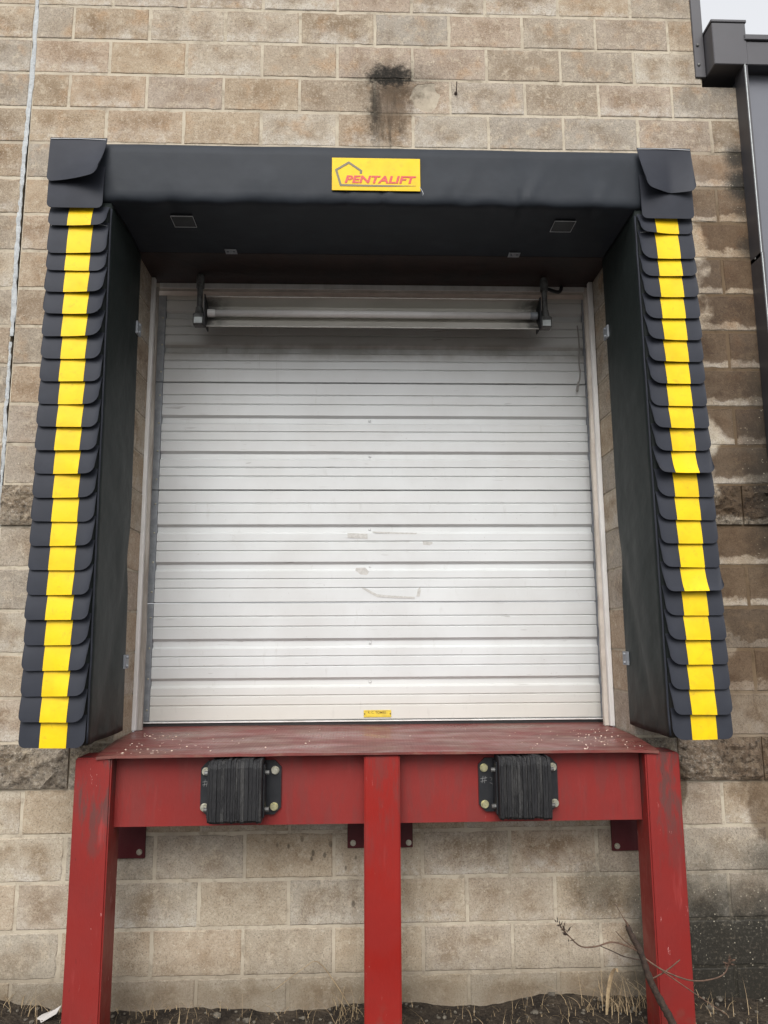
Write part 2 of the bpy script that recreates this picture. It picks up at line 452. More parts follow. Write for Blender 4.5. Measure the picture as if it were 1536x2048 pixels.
MAT['bronze'] = make_plain("bronze_metal", (.062, .060, .066), (.053, .051, .056), 3, .42, .15, .05, .003)
MAT['siding'] = make_plain("grey_siding", (.125, .130, .150), (.115, .120, .138), 2, .42, .15, .04, .003)
MAT['edge'] = make_plain("bare_metal_edge", (.55, .58, .57), (.42, .45, .45), 20, .4, .3)
MAT['rim'] = make_plain("aluminium_rim", (.62, .61, .57), (.50, .49, .45), 20, .35, .1)
MAT['caulk'] = make_plain("grey_caulk", (.44, .46, .465), (.32, .335, .34), 22, .65, 0, .6, .01)
MAT['tube'] = make_plain("lamp_tube", (.78, .76, .74), (.70, .68, .66), 6, .25, 0, .02)
MAT['greymetal'] = make_plain("grey_cast_metal", (.17, .17, .165), (.075, .073, .07), 30, .6, .3, .4, .004)
MAT['plate'] = make_plain("name_plate_yellow", (.70, .52, .05), (.58, .43, .06), 40, .4, .1, .1)
MAT['print'] = make_plain("name_plate_print", (.20, .13, .02), None, 20, .6)
MAT['signred'] = make_plain("sign_red", (.52, .028, .016), (.45, .022, .012), 30, .5)
MAT['signgrey'] = make_plain("sign_grey", (.115, .095, .040), None, 30, .5)
MAT['stitch'] = make_plain("white_thread", (.55, .56, .57), None, 60, .7)
MAT['chalk'] = make_plain("chalk", (.20, .20, .20), None, 60, .9)
MAT['tape'] = make_plain("old_tape", (.50, .49, .465), (.40, .39, .365), 60, .5, 0, .4)
MAT['bark'] = make_plain("dead_bark", (.048, .029, .019), (.022, .013, .009), 70, .8, 0, .8, .004)
MAT['twig'] = make_plain("dead_twig", (.115, .064, .040), (.060, .034, .022), 40, .7, 0, .4, .002)
MAT['straw'] = make_plain("straw", (.36, .27, .155), (.20, .14, .08), 25, .8, 0, .2)
MAT['paper'] = make_plain("paper", (.46, .44, .42), (.36, .34, .32), 20, .8)
MAT['salt'] = make_plain("salt", (.72, .60, .50), (.62, .50, .40), 80, .8)
MAT['cord'] = make_plain("cord", (.26, .25, .23), None, 30, .8)
MAT['rust'] = make_plain("rusty_iron", (.040, .022, .015), None, 60, .8)

def make_ground():
    t = NT("ground"); p = t.sep(t.pos); mul = lambda x, y: t.math('MULTIPLY', x, y)
    soil = t.mix(t.step(t.noise(9, 5, .7), .35, .68), (.016, .012, .009), (.058, .045, .032))
    soil = t.mix(t.step(t.noise(60, 4, .8), .56, .72, 0, .7), soil, (.13, .112, .085))
    yard = t.mix(t.step(t.noise(2.5, 5, .7), .35, .7), (.050, .048, .045), (.080, .076, .069))
    yard = t.mix(t.step(t.noise(90, 3, .8), .5, .7, 0, .6), yard, (.10, .095, .085))
    f = t.step(t.math('ADD', p[1], mul(t.math('SUBTRACT', t.noise(1.5, 4), .5), .8)), -1.6, -.9)
    c = t.mix(f, yard, soil)
    return t.done(c, .92, normal=t.bump(t.math('ADD', t.noise(35, 5, .75), mul(t.voro(60), .5)), .8, .02), spec=.25)
MAT['ground'] = make_ground()

# ------------------------------------------------------------------ ground
def gz(x, y):
    """soil height: a low uneven bank of dirt against the wall, level yard beyond"""
    v = Vector((x, y, 0))
    bank = max(0.0, 1.0 - (-y) / .9)
    h = -0.188 + .058 * bank ** 1.2
    h += .022 * mnoise.noise(v * 2.3) * (.3 + bank)
    if abs(x) < 6 and y > -2.5:
        h += .012 * mnoise.noise(v * 9.0) + .008 * mnoise.noise(v * 23.0)
    h += .05 * math.exp(-((x + 1.55) / .32) ** 2) * bank
    h += .03 * math.exp(-((x - 1.05) / .30) ** 2) * bank
    return h

def build_ground():
    xs = sorted(set([-90, -40, -18, -9, -6, -4] + [round(-3 + .03 * i, 3) for i in range(217)] + [4.2, 5, 7, 10, 18, 40, 90]))
    ys = [-90, -45, -22, -12, -8, -6, -4.5, -3.5, -2.6] + [round(-2.0 + .12 * i, 3) for i in range(9)] + [round(-.92 + .025 * i, 3) for i in range(41)]
    ys = [y for y in ys if y < .11]
    V = [(x, y, gz(x, y)) for y in ys for x in xs]
    nx = len(xs)
    F = [(j * nx + i, j * nx + i + 1, (j + 1) * nx + i + 1, (j + 1) * nx + i) for j in range(len(ys) - 1) for i in range(nx - 1)]
    me = mesh("ground", V, F, True)
    o = link("ground", me, MAT['ground'])
    tag(o, "bare dark soil along the foot of the block wall", kind='structure')
build_ground()

# ------------------------------------------------------------------ block wall
HB = .2032; WB = .4064; JT = .0055; DEP = .29
OX0, OX1, OZ0, OZ1 = -2.5 * WB, 3.5 * WB, 5 * HB, 17 * HB     # door opening
CJ = -4 * WB                                                # control joint
WALL_R = 2.20; UP_R = 2.005; EAVE = 22 * HB + .03
rng = random.Random(7)
wall = thing("block_wall", "tan concrete block wall with split-face bands around the dock door", "wall", (0, 0, 0))

BLOCK_CACHE = {}
def block_mesh(w, h, var):
    key = (round(w, 4), round(h, 4), var)
    if key in BLOCK_CACHE: return BLOCK_CACHE[key]
    r = random.Random(hash(key) & 0xffff)
    x = w / 2 - JT; z = h / 2 - JT; b = .0035
    # front rim with slightly worn edges: 12 points round, then the bevel, then the back
    ring = []
    nx_, nz_ = 9, 5
    for i in range(nx_): ring.append((-x + 2 * x * i / nx_, -z))
    for i in range(nz_): ring.append((x, -z + 2 * z * i / nz_))
    for i in range(nx_): ring.append((x - 2 * x * i / nx_, z))
    for i in range(nz_): ring.append((-x, z - 2 * z * i / nz_))
    n = len(ring)
    V = []; F = []
    jit = [r.uniform(0, .0036) + (r.random() < .08) * r.uniform(.003, .009) for _ in ring]
    for (px, pz), j in zip(ring, jit):
        V.append((px - math.copysign(b + j, px), r.uniform(-.0008, .0008), pz - math.copysign(b + j, pz)))
    for (px, pz), j in zip(ring, jit): V.append((px - math.copysign(j * .5, px) * (abs(px) > x - 1e-6), b, pz - math.copysign(j * .5, pz) * (abs(pz) > z - 1e-6)))
    for (px, pz) in ring: V.append((px, DEP, pz))
    F.append(tuple(range(n)))
    for i in range(n):
        k = (i + 1) % n
        F.append((i, i + n, k + n, k)); F.append((i + n, i + 2 * n, k + 2 * n, k + n))
    F.append(tuple(range(3 * n - 1, 2 * n - 1, -1)))
    bm = bmesh.new(); bv = [bm.verts.new(v) for v in V]
    for f in F: bm.faces.new([bv[i] for i in f])
    me = bm_mesh("block", bm); me.materials.append(MAT['block'])
    BLOCK_CACHE[key] = me
    return me

SPLIT_CACHE = {}
def split_mesh(w, h, var):
    key = (round(w, 4), round(h, 4), var)
    if key in SPLIT_CACHE: return SPLIT_CACHE[key]
    r = random.Random(1000 + (hash(key) & 0xffff)); so = Vector((r.uniform(0, 50), r.uniform(0, 50), r.uniform(0, 50)))
    nx_ = max(6, int(w / .021)); nz_ = 10
    x = w / 2 - JT * .7; z = h / 2 - JT * .7
    V = []; F = []
    for j in range(nz_ + 1):
        for i in range(nx_ + 1):
            px = -x + 2 * x * i / nx_; pz = -z + 2 * z * j / nz_
            e = min(x - abs(px), z - abs(pz)); f = min(1, e / .035)
            q = Vector((px, 0, pz))
            d = .011 + .012 * f + 1.5 * (.010 * mnoise.noise(q * 12 + so) + .009 * mnoise.noise(q * 34 + so) + .006 * mnoise.noise(q * 75 + so)) * (.35 + .65 * f)
            jx = r.uniform(-.004, .004) if 0 < i < nx_ else 0; jz = r.uniform(-.004, .004) if 0 < j < nz_ else 0
            V.append((px + jx, -d, pz + jz))
    W_ = nx_ + 1
    for j in range(nz_):
        for i in range(nx_):
            a = j * W_ + i
            if r.random() < .5: F += [(a, a + 1, a + W_ + 1), (a, a + W_ + 1, a + W_)]
            else: F += [(a, a + 1, a + W_), (a + 1, a + W_ + 1, a + W_)]
    rim = [i for i in range(W_)] + [j * W_ + nx_ for j in range(1, nz_ + 1)] + [nz_ * W_ + i for i in range(nx_ - 1, -1, -1)] + [j * W_ for j in range(nz_ - 1, 0, -1)]
    n0 = len(V)
    for i in rim: V.append((V[i][0], DEP, V[i][2]))
    n = len(rim)
    for i in range(n):
        k = (i + 1) % n; F.append((rim[i], n0 + i, n0 + k, rim[k]))
    F.append(tuple(range(n0 + n - 1, n0 - 1, -1)))
    bm = bmesh.new(); bv = [bm.verts.new(v) for v in V]
    for f in F: bm.faces.new([bv[i] for i in f])
    me = bm_mesh("split_face_block", bm); me.materials.append(MAT['split']); me.materials.append(MAT['block'])
    for p in me.polygons: p.material_index = 0 if p.center.y < -.001 and abs(p.normal.y) > .2 else 1
    SPLIT_CACHE[key] = me
    return me

def spalled_mesh(w, h):
    """block with a shallow spalled hollow and a drilled hole"""
    x = w / 2 - JT; z = h / 2 - JT; nx_, nz_ = 44, 22
    V = []; F = []; W_ = nx_ + 1
    for j in range(nz_ + 1):
        for i in range(nx_ + 1):
            px = -x + 2 * x * i / nx_; pz = -z + 2 * z * j / nz_
            q = Vector((px, 0, pz))
            cx, cz = .070, .004
            d = math.hypot((px - cx) / .078, (pz - cz) / .082) + .30 * mnoise.noise(q * 16) + .12 * mnoise.noise(q * 45)
            m = max(0, min(1, (1.0 - d) / .22))
            y = m * (.013 + .010 * mnoise.noise(q * 40) + .009 * mnoise.noise(q * 95))
            if math.hypot(px - .061, pz + .010) < .009: y += .035
            V.append((px, y, pz))
    for j in range(nz_):
        for i in range(nx_):
            a = j * W_ + i; F.append((a, a + 1, a + W_ + 1, a + W_))
    rim = [i for i in range(W_)] + [j * W_ + nx_ for j in range(1, nz_ + 1)] + [nz_ * W_ + i for i in range(nx_ - 1, -1, -1)] + [j * W_ for j in range(nz_ - 1, 0, -1)]
    n0 = len(V); n = len(rim)
    for i in rim: V.append((V[i][0], DEP, V[i][2]))
    for i in range(n):
        k = (i + 1) % n; F.append((rim[i], n0 + i, n0 + k, rim[k]))
    F.append(tuple(range(n0 + n - 1, n0 - 1, -1)))
    bm = bmesh.new(); bv = [bm.verts.new(v) for v in V]
    for f in F: bm.faces.new([bv[i] for i in f])
    return bm_mesh("spalled_block", bm)

far_bm = bmesh.new()
def far_block(xa, xb, za, zb):
    add_box(far_bm, xa + JT, xb - JT, 0.0, DEP, za + JT, zb - JT)

n_block = 0
for k in range(-2, 30):
    za, zb = k * HB, (k + 1) * HB
    if k % 2 == 0: edges = [i * WB for i in range(-14, 6)]
    else: edges = [(i + .5) * WB for i in range(-14, 6)] + [CJ]
    edges = sorted(set(round(e, 5) for e in edges))
    rend = WALL_R if zb <= EAVE + .1 else UP_R
    cutx = [rend]
    if za >= OZ0 - 1e-4 and zb <= OZ1 + 1e-4: cutx += [OX0, OX1]
    edges = sorted(set([e for e in edges if e < rend - .03] + [round(c, 5) for c in cutx]))
    for a, b in zip(edges, edges[1:]):
        if b - a < .03: continue
        if za >= OZ0 - 1e-4 and zb <= OZ1 + 1e-4 and a >= OX0 - 1e-3 and b <= OX1 + 1e-3: continue
        ca = a + (.006 if abs(a - CJ) < 1e-3 else 0); cb = b - (.006 if abs(b - CJ) < 1e-3 else 0)
        cx = (ca + cb) / 2; cz = (za + zb) / 2
        near = -1.98 < cx and -1 <= k <= 25
        if not near:
            far_block(ca, cb, za, zb); continue
        y = rng.uniform(-.0012, .0012)
        if k in (4, 10):
            share("split_face_block", split_mesh(cb - ca, HB, rng.randrange(4)), wall, (cx, y, cz))
        elif k == 21 and a < .47 < b:
            o = link("spalled_block", spalled_mesh(cb - ca, HB), MAT['spall'], wall, (cx, y, cz))
            o['label'] = "block with a spalled hollow and drilled hole beside the black soot stain"
        else:
            share("block", block_mesh(cb - ca, HB, rng.randrange(5)), wall, (cx, y, cz)); n_block += 1
o = link("outer_block", bm_mesh("outer_block", far_bm), MAT['block'], wall); o['kind'] = 'stuff'

# mortar behind the blocks, with the door opening and the control joint left open
bm = bmesh.new()
MY0, MY1 = .0028, .282
ZT, ZL = 30 * HB, -2 * HB
jt = .0095
add_box(bm, CJ + .010, OX0 - jt, MY0, MY1, OZ0 - jt, OZ1 + jt)
add_box(bm, OX1 + jt, WALL_R - .003, MY0, MY1, OZ0 - jt, OZ1 + jt)
add_box(bm, CJ + .010, WALL_R - .003, MY0, MY1, ZL, OZ0 - jt)
add_box(bm, CJ + .010, WALL_R - .003, MY0, MY1, OZ1 + jt, EAVE - .06)
add_box(bm, CJ + .010, UP_R - .003, MY0, MY1, EAVE - .06, ZT)
link("mortar", bm_mesh("mortar", bm), MAT['mortar'], wall)
bm = bmesh.new(); add_box(bm, -14 * WB, CJ - .010, MY0, MY1, ZL, ZT)
link("mortar", bm_mesh("mortar", bm), MAT['mortar'], wall)
link("joint_filler", box("joint_filler", CJ - .0095, CJ + .0095, .06, .27, ZL, ZT), MAT['black'], wall)

# the grey sealant bead in the control joint, bulging above and torn loose below
cz_path = [(-1.626, 6.0), (-1.625, 4.909), (-1.623, 4.606), (-1.626, 4.427), (-1.629, 4.221), (-1.634, 4.018), (-1.636, 3.791), (-1.635, 3.513), (-1.632, 3.294), (-1.628, 3.10), (-1.628, 2.995)]
cz2 = [(-1.634, 2.965), (-1.633, 2.85), (-1.630, 2.713), (-1.634, 2.6), (-1.628, 2.509), (-1.626, 2.258), (-1.626, 2.0), (-1.627, 1.2), (-1.625, .4), (-1.625, -.3)]
def caulk(path, w, yy, seed):
    r = random.Random(seed); pts = [Vector((x, 0, z)) for x, z in path]
    P = smooth_path(pts, 16); V = []; F = []
    m = 6
    for i, p in enumerate(P):
        ww = w * (1 + .45 * mnoise.noise(p * 9 + Vector((seed, 0, 0))) + .45 * mnoise.noise(p * 27))
        dx = .004 * mnoise.noise(p * 6 + Vector((0, seed, 0))) + .004 * mnoise.noise(p * 22)
        for q in range(m + 1):
            a = math.pi * q / m
            V.append((p.x + dx - ww * math.cos(a), yy - .0026 * math.sin(a) - .004 * mnoise.noise(p * 40 + Vector((q, 0, 0))), p.z))
    for i in range(len(P) - 1):
        for q in range(m):
            a = i * (m + 1) + q; F.append((a, a + 1, a + m + 2, a + m + 1))
    return mesh("caulk_bead", V, F, True)
link("caulk_bead", caulk(cz_path, .0110, .001, 3), MAT['caulk'], wall)
o = link("caulk_bead", caulk(cz2, .0085, .004, 8), MAT['caulk'], wall); o['label'] = "thinner torn sealant bead pulling out of the joint"

# steel lintel over the opening: a soffit that runs back to the door frame
link("lintel", box("lintel", OX0 - .05, OX1 + .05, .004, .352, OZ1 + .0005, OZ1 + .0125), MAT['lintel'], wall)
# bent nail left in the masonry
bm = bmesh.new()
add_tube(bm, [(.640, .01, 4.392), (.640, -.022, 4.390), (.6405, -.032, 4.398), (.642, -.036, 4.425), (.6425, -.034, 4.438)], .0032, 6)
add_cyl(bm, (.640, -.002, 4.392), (.640, -.006, 4.392), .009, n=8)
link("nail", bm_mesh("nail", bm), MAT['rust'], wall)
# dark flashing that closes the upper right edge of the wall
fl = link("edge_flashing", box("edge_flashing", 1.966, 2.024, -.010, .02, 4.515, 6.1, .003), MAT['bronze'], wall)
for z in (4.59, 4.71, 5.3, 5.8):
    bm = bmesh.new(); add_cyl(bm, (1.987, -.0095, z), (1.987, -.0165, z), .010, .007, 8)
    link("screw", bm_mesh("screw", bm, True), MAT['greymetal'], fl)

# ------------------------------------------------------------------ adjoining metal building
mb = thing("metal_building", "lower dark grey metal-clad building adjoining the right edge of the block wall", "building", (2.2, 0, -.15))
def under(parent, name, me, mat):
    o = link(name, me, mat, parent); o.location = -parent.location; return o
under(mb, "siding_panel", box("siding_panel", 2.206, 6.5, -.024, 3.0, 3.455, 4.66), MAT['siding'])
under(mb, "siding_panel", box("siding_panel", 2.206, 6.5, -.030, 3.0, -.3, 3.462), MAT['siding'])
def corner_trim(z0, z1, dy):
    bm = bmesh.new()
    add_box(bm, 2.186, 2.190, -.100 + dy, -.002, z0, z1)         # side return facing the block wall
    add_box(bm, 2.190, 2.206, -.100 + dy, -.096 + dy, z0, z1)
    return bm_mesh("corner_trim", bm)
for z0, z1, dy in ((3.42, 4.545, 0.0), (-.3, 3.44, -.004)):
    tr = under(mb, "corner_trim", corner_trim(z0, z1, dy), MAT['bronze'])
    bm = bmesh.new(); add_box(bm, 2.1895, 2.1935, -.1035 + dy, -.1005 + dy, z0, z1 - .004)
    link("trim_edge", bm_mesh("trim_edge", bm), MAT['edge'], tr)
bm = bmesh.new(); add_cyl(bm, (2.1855, -.05, 3.43), (2.181, -.05, 3.43), .008, .006, 8)
link("rivet", bm_mesh("rivet", bm, True), MAT['greymetal'], tr)
# eave gutter with its boxed end
gut = under(mb, "gutter", box("gutter", 2.200, 6.6, -.100, .45, 4.523, 4.665, .004), MAT['bronze'])
link("gutter_lip", box("gutter_lip", 2.199, 6.6, -.112, .46, 4.6655, 4.700, .004), MAT['bronze'], gut)
link("end_box", box("end_box", 2.026, 2.212, -.104, .20, 4.520, 4.772, .004), MAT['bronze'], gut)
link("box_cap", box("box_cap", 2.022, 2.218, -.108, .21, 4.7725, 4.790, .003), MAT['bronze'], gut)
rf = under(mb, "roof", box("roof", 2.20, 6.6, .461, 3.1, 4.661, 4.70), MAT['bronze'])

# ------------------------------------------------------------------ door frame and overhead door
df = thing("door_frame", "peeling white door frame lining the block opening around the ribbed door", "door frame", (.2, .33, OZ0 + .03))
def ragged_board(name, x0, x1, y0, y1, z0, z1, inner, seed):
    """a board whose inner edge is chipped"""
    n = 40; V = []; F = []
    for i in range(n + 1):
        z = z0 + (z1 - z0) * i / n
        e = (-.014 if inner == 'b' else .004) * (i / n) + .004 * mnoise.noise(Vector((seed, 0, z * 3.1))) + .003 * mnoise.noise(Vector((seed, 5, z * 11)))
        xa = x0 + (e if inner == 'a' else 0); xb = x1 + (e if inner == 'b' else 0)
        V += [(xa, y0, z), (xb, y0, z), (xb, y1, z), (xa, y1, z)]
    for i in range(n):
        a = i * 4
        for q in range(4): F.append((a + q, a + (q + 1) % 4, a + 4 + (q + 1) % 4, a + 4 + q))
    F += [(3, 2, 1, 0), (n * 4, n * 4 + 1, n * 4 + 2, n * 4 + 3)]
    bm = bmesh.new(); bv = [bm.verts.new(v) for v in V]
    for f in F: bm.faces.new([bv[i] for i in f])
    return bm_mesh(name, bm)
ZF = 1.034
under(df, "jamb_board", ragged_board("jamb_board", -1.07, -.979, .302, .322, ZF, OZ1 - .045, 'b', 1), MAT['wood'])
under(df, "jamb_board", ragged_board("jamb_board", 1.382, 1.48, .302, .326, ZF, OZ1 - .045, 'a', 2), MAT['beige'])
under(df, "jamb_strip", box("jamb_strip", -1.024, -1.003, .270, .3015, ZF, OZ1 - .004, .003), MAT['white'])
under(df, "jamb_strip", box("jamb_strip", 1.402, 1.426, .270, .3015, ZF, OZ1 - .004, .003), MAT['white'])
hb = under(df, "head_board", box("head_board", -1.06, 1.46, .353, .41, OZ1 - .046, OZ1 + .0), MAT['beige'])
link("head_strip", box("head_strip", -.997, 1.401, .346, .3525, OZ1 - .030, OZ1 - .001), MAT['white'], hb)

door = thing("overhead_door", "closed white ribbed steel overhead door in four scuffed sections", "door", (.2, .45, 1.057))
SEC = .6175; DY = .45
def section_profile():
    f = [(0.0, .0)]
    def groove(z, d=.006, h=.0042): return [(z - h - .002, 0), (z - h * .3, d), (z + h * .3, d), (z + h, 0)]
    P = [(0.003, .010), (.006, 0.0)]
    P += groove(.079) + groove(.129)
    P += [(.170, 0), (.182, .016), (.208, .017), (.222, 0)]     # sloped sill, flat, overhanging lip
    P += groove(.282) + groove(.333)
    P += [(.374, 0), (.386, .016), (.414, .017), (.428, 0)]
    P += groove(.491) + groove(.545)
    P += [(SEC - .004, 0.0), (SEC - .001, .010)]
    return P
def section_mesh(x0, x1, seed):
    P = section_profile(); n = len(P); nxs = 49; V = []; F = []
    for i in range(nxs):
        x = x0 + (x1 - x0) * i / (nxs - 1)
        for z, d in P:
            V.append((x, d + .0022 * mnoise.noise(Vector((x * 2.6, seed, z * 6))) + .0012 * mnoise.noise(Vector((x * 7, seed, z * 12))) + (.006 * math.exp(-((x - .86) / .10) ** 2 - ((z - .03) / .05) ** 2) if seed == 0 else 0), z))
    for i in range(nxs - 1):
        for j in range(n - 1):
            a = i * n + j; F.append((a, a + n, a + n + 1, a + 1))
    b0 = len(V); V += [(x0, .045, P[0][0]), (x1, .045, P[0][0]), (x1, .045, P[-1][0]), (x0, .045, P[-1][0])]
    F += [(0, b0, b0 + 1, (nxs - 1) * n), (n - 1, (nxs - 1) * n + n - 1, b0 + 2, b0 + 3), (b0, b0 + 3, b0 + 2, b0 + 1)]
    F += [tuple(list(range(0, n)) + [b0 + 3, b0]), tuple([b0 + 1, b0 + 2] + list(range((nxs - 1) * n + n - 1, (nxs - 1) * n - 1, -1)))]
    bm = bmesh.new(); bv = [bm.verts.new(v) for v in V]
    for f in F: bm.faces.new([bv[i] for i in f])
    return bm_mesh("door_section", bm)
DX0, DX1 = -.983, 1.412
stile_me = box("end_stile", -.062, 0, -.006, .044, .002, SEC - .002, .002); stile_me.materials.append(MAT['galv'])
riv_bm = bmesh.new(); add_cyl(riv_bm, (0, .0005, 0), (0, -.003, 0), .0085, .005, 10); riv_me = bm_mesh("rivet", riv_bm, True); riv_me.materials.append(MAT['door'])
scr_bm = bmesh.new(); add_cyl(scr_bm, (0, .0005, 0), (0, -.003, 0), .006, .004, 8); scr_me = bm_mesh("screw", scr_bm, True); scr_me.materials.append(MAT['zinc'])
secs = []
for s in range(4):
    z0 = s * SEC
    sec_me = section_mesh(DX0, DX1, s * 3.7); sec_me.materials.append(MAT['door'])
    sc_ = share("door_section", sec_me, door, (-door.location.x, DY - door.location.y, z0)); secs.append(sc_)
    for zr in (.195, .400):
        share("rivet", riv_me, sc_, (.178 + rng.uniform(-.003, .003), .0155, zr))
    for sx in (DX0 - .0015, DX1 + .0635):
        st = share("end_stile", stile_me, door, (sx - door.location.x, DY - door.location.y, z0))
        for q in range(4):
            share("screw", scr_me, st, (-.012 if sx < 0 else -.050, -.006, .06 + q * .16))
link("bottom_rail", box("bottom_rail", -1.04, 1.47, -.004, .045, -.008, -.0015, .001), MAT['white'], door, (-.2, 0, 0))
link("bottom_seal", box("bottom_seal", -1.04, 1.47, .004, .040, -.034, -.0085, .004), MAT['black'], door, (-.2, 0, 0))
# yellow maker's plate riveted low on the door
npl = link("name_plate", box("name_plate", .141, .287, DY - .004, DY - .0005, 1.070, 1.107, .0015), MAT['plate'], door); npl.location = -door.location

def text_mesh(body, w, h, shear=0.0, bold=0.0, sp=1.0):
    cu = bpy.data.curves.new("lettering", 'FONT'); cu.body = body; cu.shear = shear; cu.offset = bold; cu.space_character = sp
    cu.extrude = .02; cu.resolution_u = 3
    ob = bpy.data.objects.new("lettering_tmp", cu); C.objects.link(ob)
    bpy.context.view_layer.update()
    dg = bpy.context.evaluated_depsgraph_get()
    me = bpy.data.meshes.new_from_object(ob.evaluated_get(dg))
    bpy.data.objects.remove(ob); 
    xs = [v.co.x for v in me.vertices]; ys = [v.co.y for v in me.vertices]
    x0, x1, y0, y1 = min(xs), max(xs), min(ys), max(ys)
    for v in me.vertices:
        x = (v.co.x - x0) / (x1 - x0) * w; z = (v.co.y - y0) / (y1 - y0) * h
        v.co = Vector((x, -.0006 if v.co.z > 0 else .0004, z))
    me.materials.clear(); me.name = "lettering"
    return me
tx = text_mesh("R. C. TOMBS", .095, .0125, 0, .01)
o = link("lettering", tx, MAT['print'], npl, (.163, DY - .0042, 1.0885))
bm = bmesh.new()
for (a, b, c, d) in ((.153, .278, 1.1030, 1.1040), (.153, .195, 1.0760, 1.0770), (.235, .278, 1.0760, 1.0770), (.152, .1532, 1.0765, 1.1035)):
    add_box(bm, a, b, DY - .0048, DY - .0035, c, d)
link("plate_border", bm_mesh("plate_border", bm), MAT['print'], npl)
for x in (.146, .282):
    bm = bmesh.new(); add_cyl(bm, (x, DY - .0038, 1.088), (x, DY - .006, 1.088), .0035, .003, 8); link("rivet", bm_mesh("rivet", bm), MAT['rust'], npl)
# scraps of old tape and a torn sticker edge
def tape(poly, d=.0012):
    o = link("tape_scrap", prism("tape_scrap", poly, DY - .0004 - d, DY - .0004), MAT['tape'], door); o.location = -door.location
tape([(.053, 2.053), (.125, 2.051), (.163, 2.049), (.164, 2.020), (.120, 2.024), (.054, 2.026)])
tape([(.190, 2.062), (.437, 2.054), (.430, 2.046), (.250, 2.050), (.192, 2.056)])
tape([(.466, 2.008), (.521, 2.003), (.519, 1.992), (.505, 1.985), (.470, 1.988)])
tape([(.100, 1.862), (.150, 1.864), (.171, 1.840), (.160, 1.822), (.125, 1.826), (.098, 1.846)])
tape([(.127, 1.756), (.150, 1.752), (.215, 1.718), (.300, 1.711), (.418, 1.704), (.420, 1.694), (.310, 1.697), (.215, 1.703), (.160, 1.733)])
tape([(.436, 1.742), (.450, 1.760), (.452, 1.735), (.446, 1.706), (.428, 1.706), (.432, 1.72)])

# ------------------------------------------------------------------ dock light hung under the lintel
dl = thing("dock_light", "grimy fluorescent dock light in a long metal trough above the door", "light", (.2, .24, 3.44))
LY = .24; LX0, LX1 = -.705, 1.098
def trough():
    prof = [(-.050, .076), (.020, .052), (.034, .028), (.032, -.004), (-.024, -.076), (-.026, -.079), (.0355, -.0055), (.0375, .030), (.022, .0545), (-.050, .079)]
    n = len(prof); V = [(LX0, LY + y, 3.225 + z) for y, z in prof] + [(LX1, LY + y, 3.225 + z) for y, z in prof]
    F = [(i, (i + 1) % n, (i + 1) % n + n, i + n) for i in range(n)] + [tuple(range(n - 1, -1, -1)), tuple(range(n, 2 * n))]
    bm = bmesh.new(); bv = [bm.verts.new(v) for v in V]
    for f in F: bm.faces.new([bv[i] for i in f])
    return bm_mesh("reflector", bm)
def make_reflector_mat():
    t = NT("reflector"); p = t.sep(t.pos)
    e = t.math('MULTIPLY', .75, t.math('MAXIMUM', t.step(p[0], -.55, -.70), t.step(p[0], .92, 1.09)))
    c = t.mix(t.step(t.noise(5, 4, .6, stretch=(.4, 1, 1)), .35, .7), (.62, .60, .55), (.50, .48, .43))
    c = t.mix(t.math('MULTIPLY', e, t.step(t.noise(12, 4, .6), .35, .6)), c, (.03, .028, .026))
    return t.done(c, .38, .15, normal=t.bump(t.noise(14, 3), .1, .004))
rf_o = under(dl, "reflector", trough(), make_reflector_mat())
for (yy, zz) in ((-.051, .0775), (-.026, -.0785)):
    bm = bmesh.new(); add_tube(bm, [(LX0 + (LX1 - LX0) * q / 20, LY + yy, 3.225 + zz + .0012 * mnoise.noise(Vector((q * .7, zz * 50, 0)))) for q in range(21)], .0042, 6)
    link("rim", bm_mesh("rim", bm, True), MAT['rim'], rf_o)
bm = bmesh.new(); add_cyl(bm, (LX0 + .045, LY - .020, 3.222), (LX1 - .045, LY - .020, 3.222), .0195, n=20, cap=True)
tb = under(dl, "lamp_tube", bm_mesh("lamp_tube", bm, True), MAT['tube'])
for p in tb.data.polygons: p.use_smooth = len(p.vertices) == 4
for sx, x in ((1, LX0), (-1, LX1)):
    bm = bmesh.new(); add_cyl(bm, (x + sx * .006, LY - .020, 3.222), (x + sx * .030, LY - .020, 3.222), .022, n=16); add_cyl(bm, (x + sx * .030, LY - .020, 3.222), (x + sx * .046, LY - .020, 3.222), .0215, .020, n=16)
    under(dl, "lamp_socket", bm_mesh("lamp_socket", bm), MAT['white'] if sx > 0 else MAT['galv'])
    under(dl, "end_plate", box("end_plate", min(x, x - sx * .006), max(x, x - sx * .006), LY - .072, LY + .040, 3.140, 3.308, .001), MAT['blackpl'])
    jb = box("junction_box", x - sx * .012 - .062 * (sx > 0), x - sx * .012 + .062 * (sx < 0), LY - .028, LY + .028, 3.155, 3.222, .006)
    j = under(dl, "junction_box", jb, MAT['greymetal'])
    bm = bmesh.new(); cx = x - sx * .044
    add_cyl(bm, (cx, LY, 3.215), (cx, LY, 3.262), .026, .019, 14)
    link("hub", bm_mesh("hub", bm), MAT['greymetal'], j)
    link("cover_label", box("cover_label", cx - .022, cx + .022, LY - .0305, LY - .0285, 3.163, 3.196), MAT['edge'], j)
    bm = bmesh.new(); add_cyl(bm, (cx, LY, 3.255), (cx, LY, 3.452), .0155, n=14); add_cyl(bm, (cx, LY, 3.375), (cx, LY, 3.44), .022, n=14)
    under(dl, "hanger_pipe", bm_mesh("hanger_pipe", bm), MAT['greymetal'])
cable = smooth_path([(1.142, .24, 3.395), (1.175, .25, 3.390), (1.215, .27, 3.388), (1.245, .29, 3.400), (1.262, .31, 3.440)], 4)
bm = bmesh.new(); add_tube(bm, cable, .010, 8)
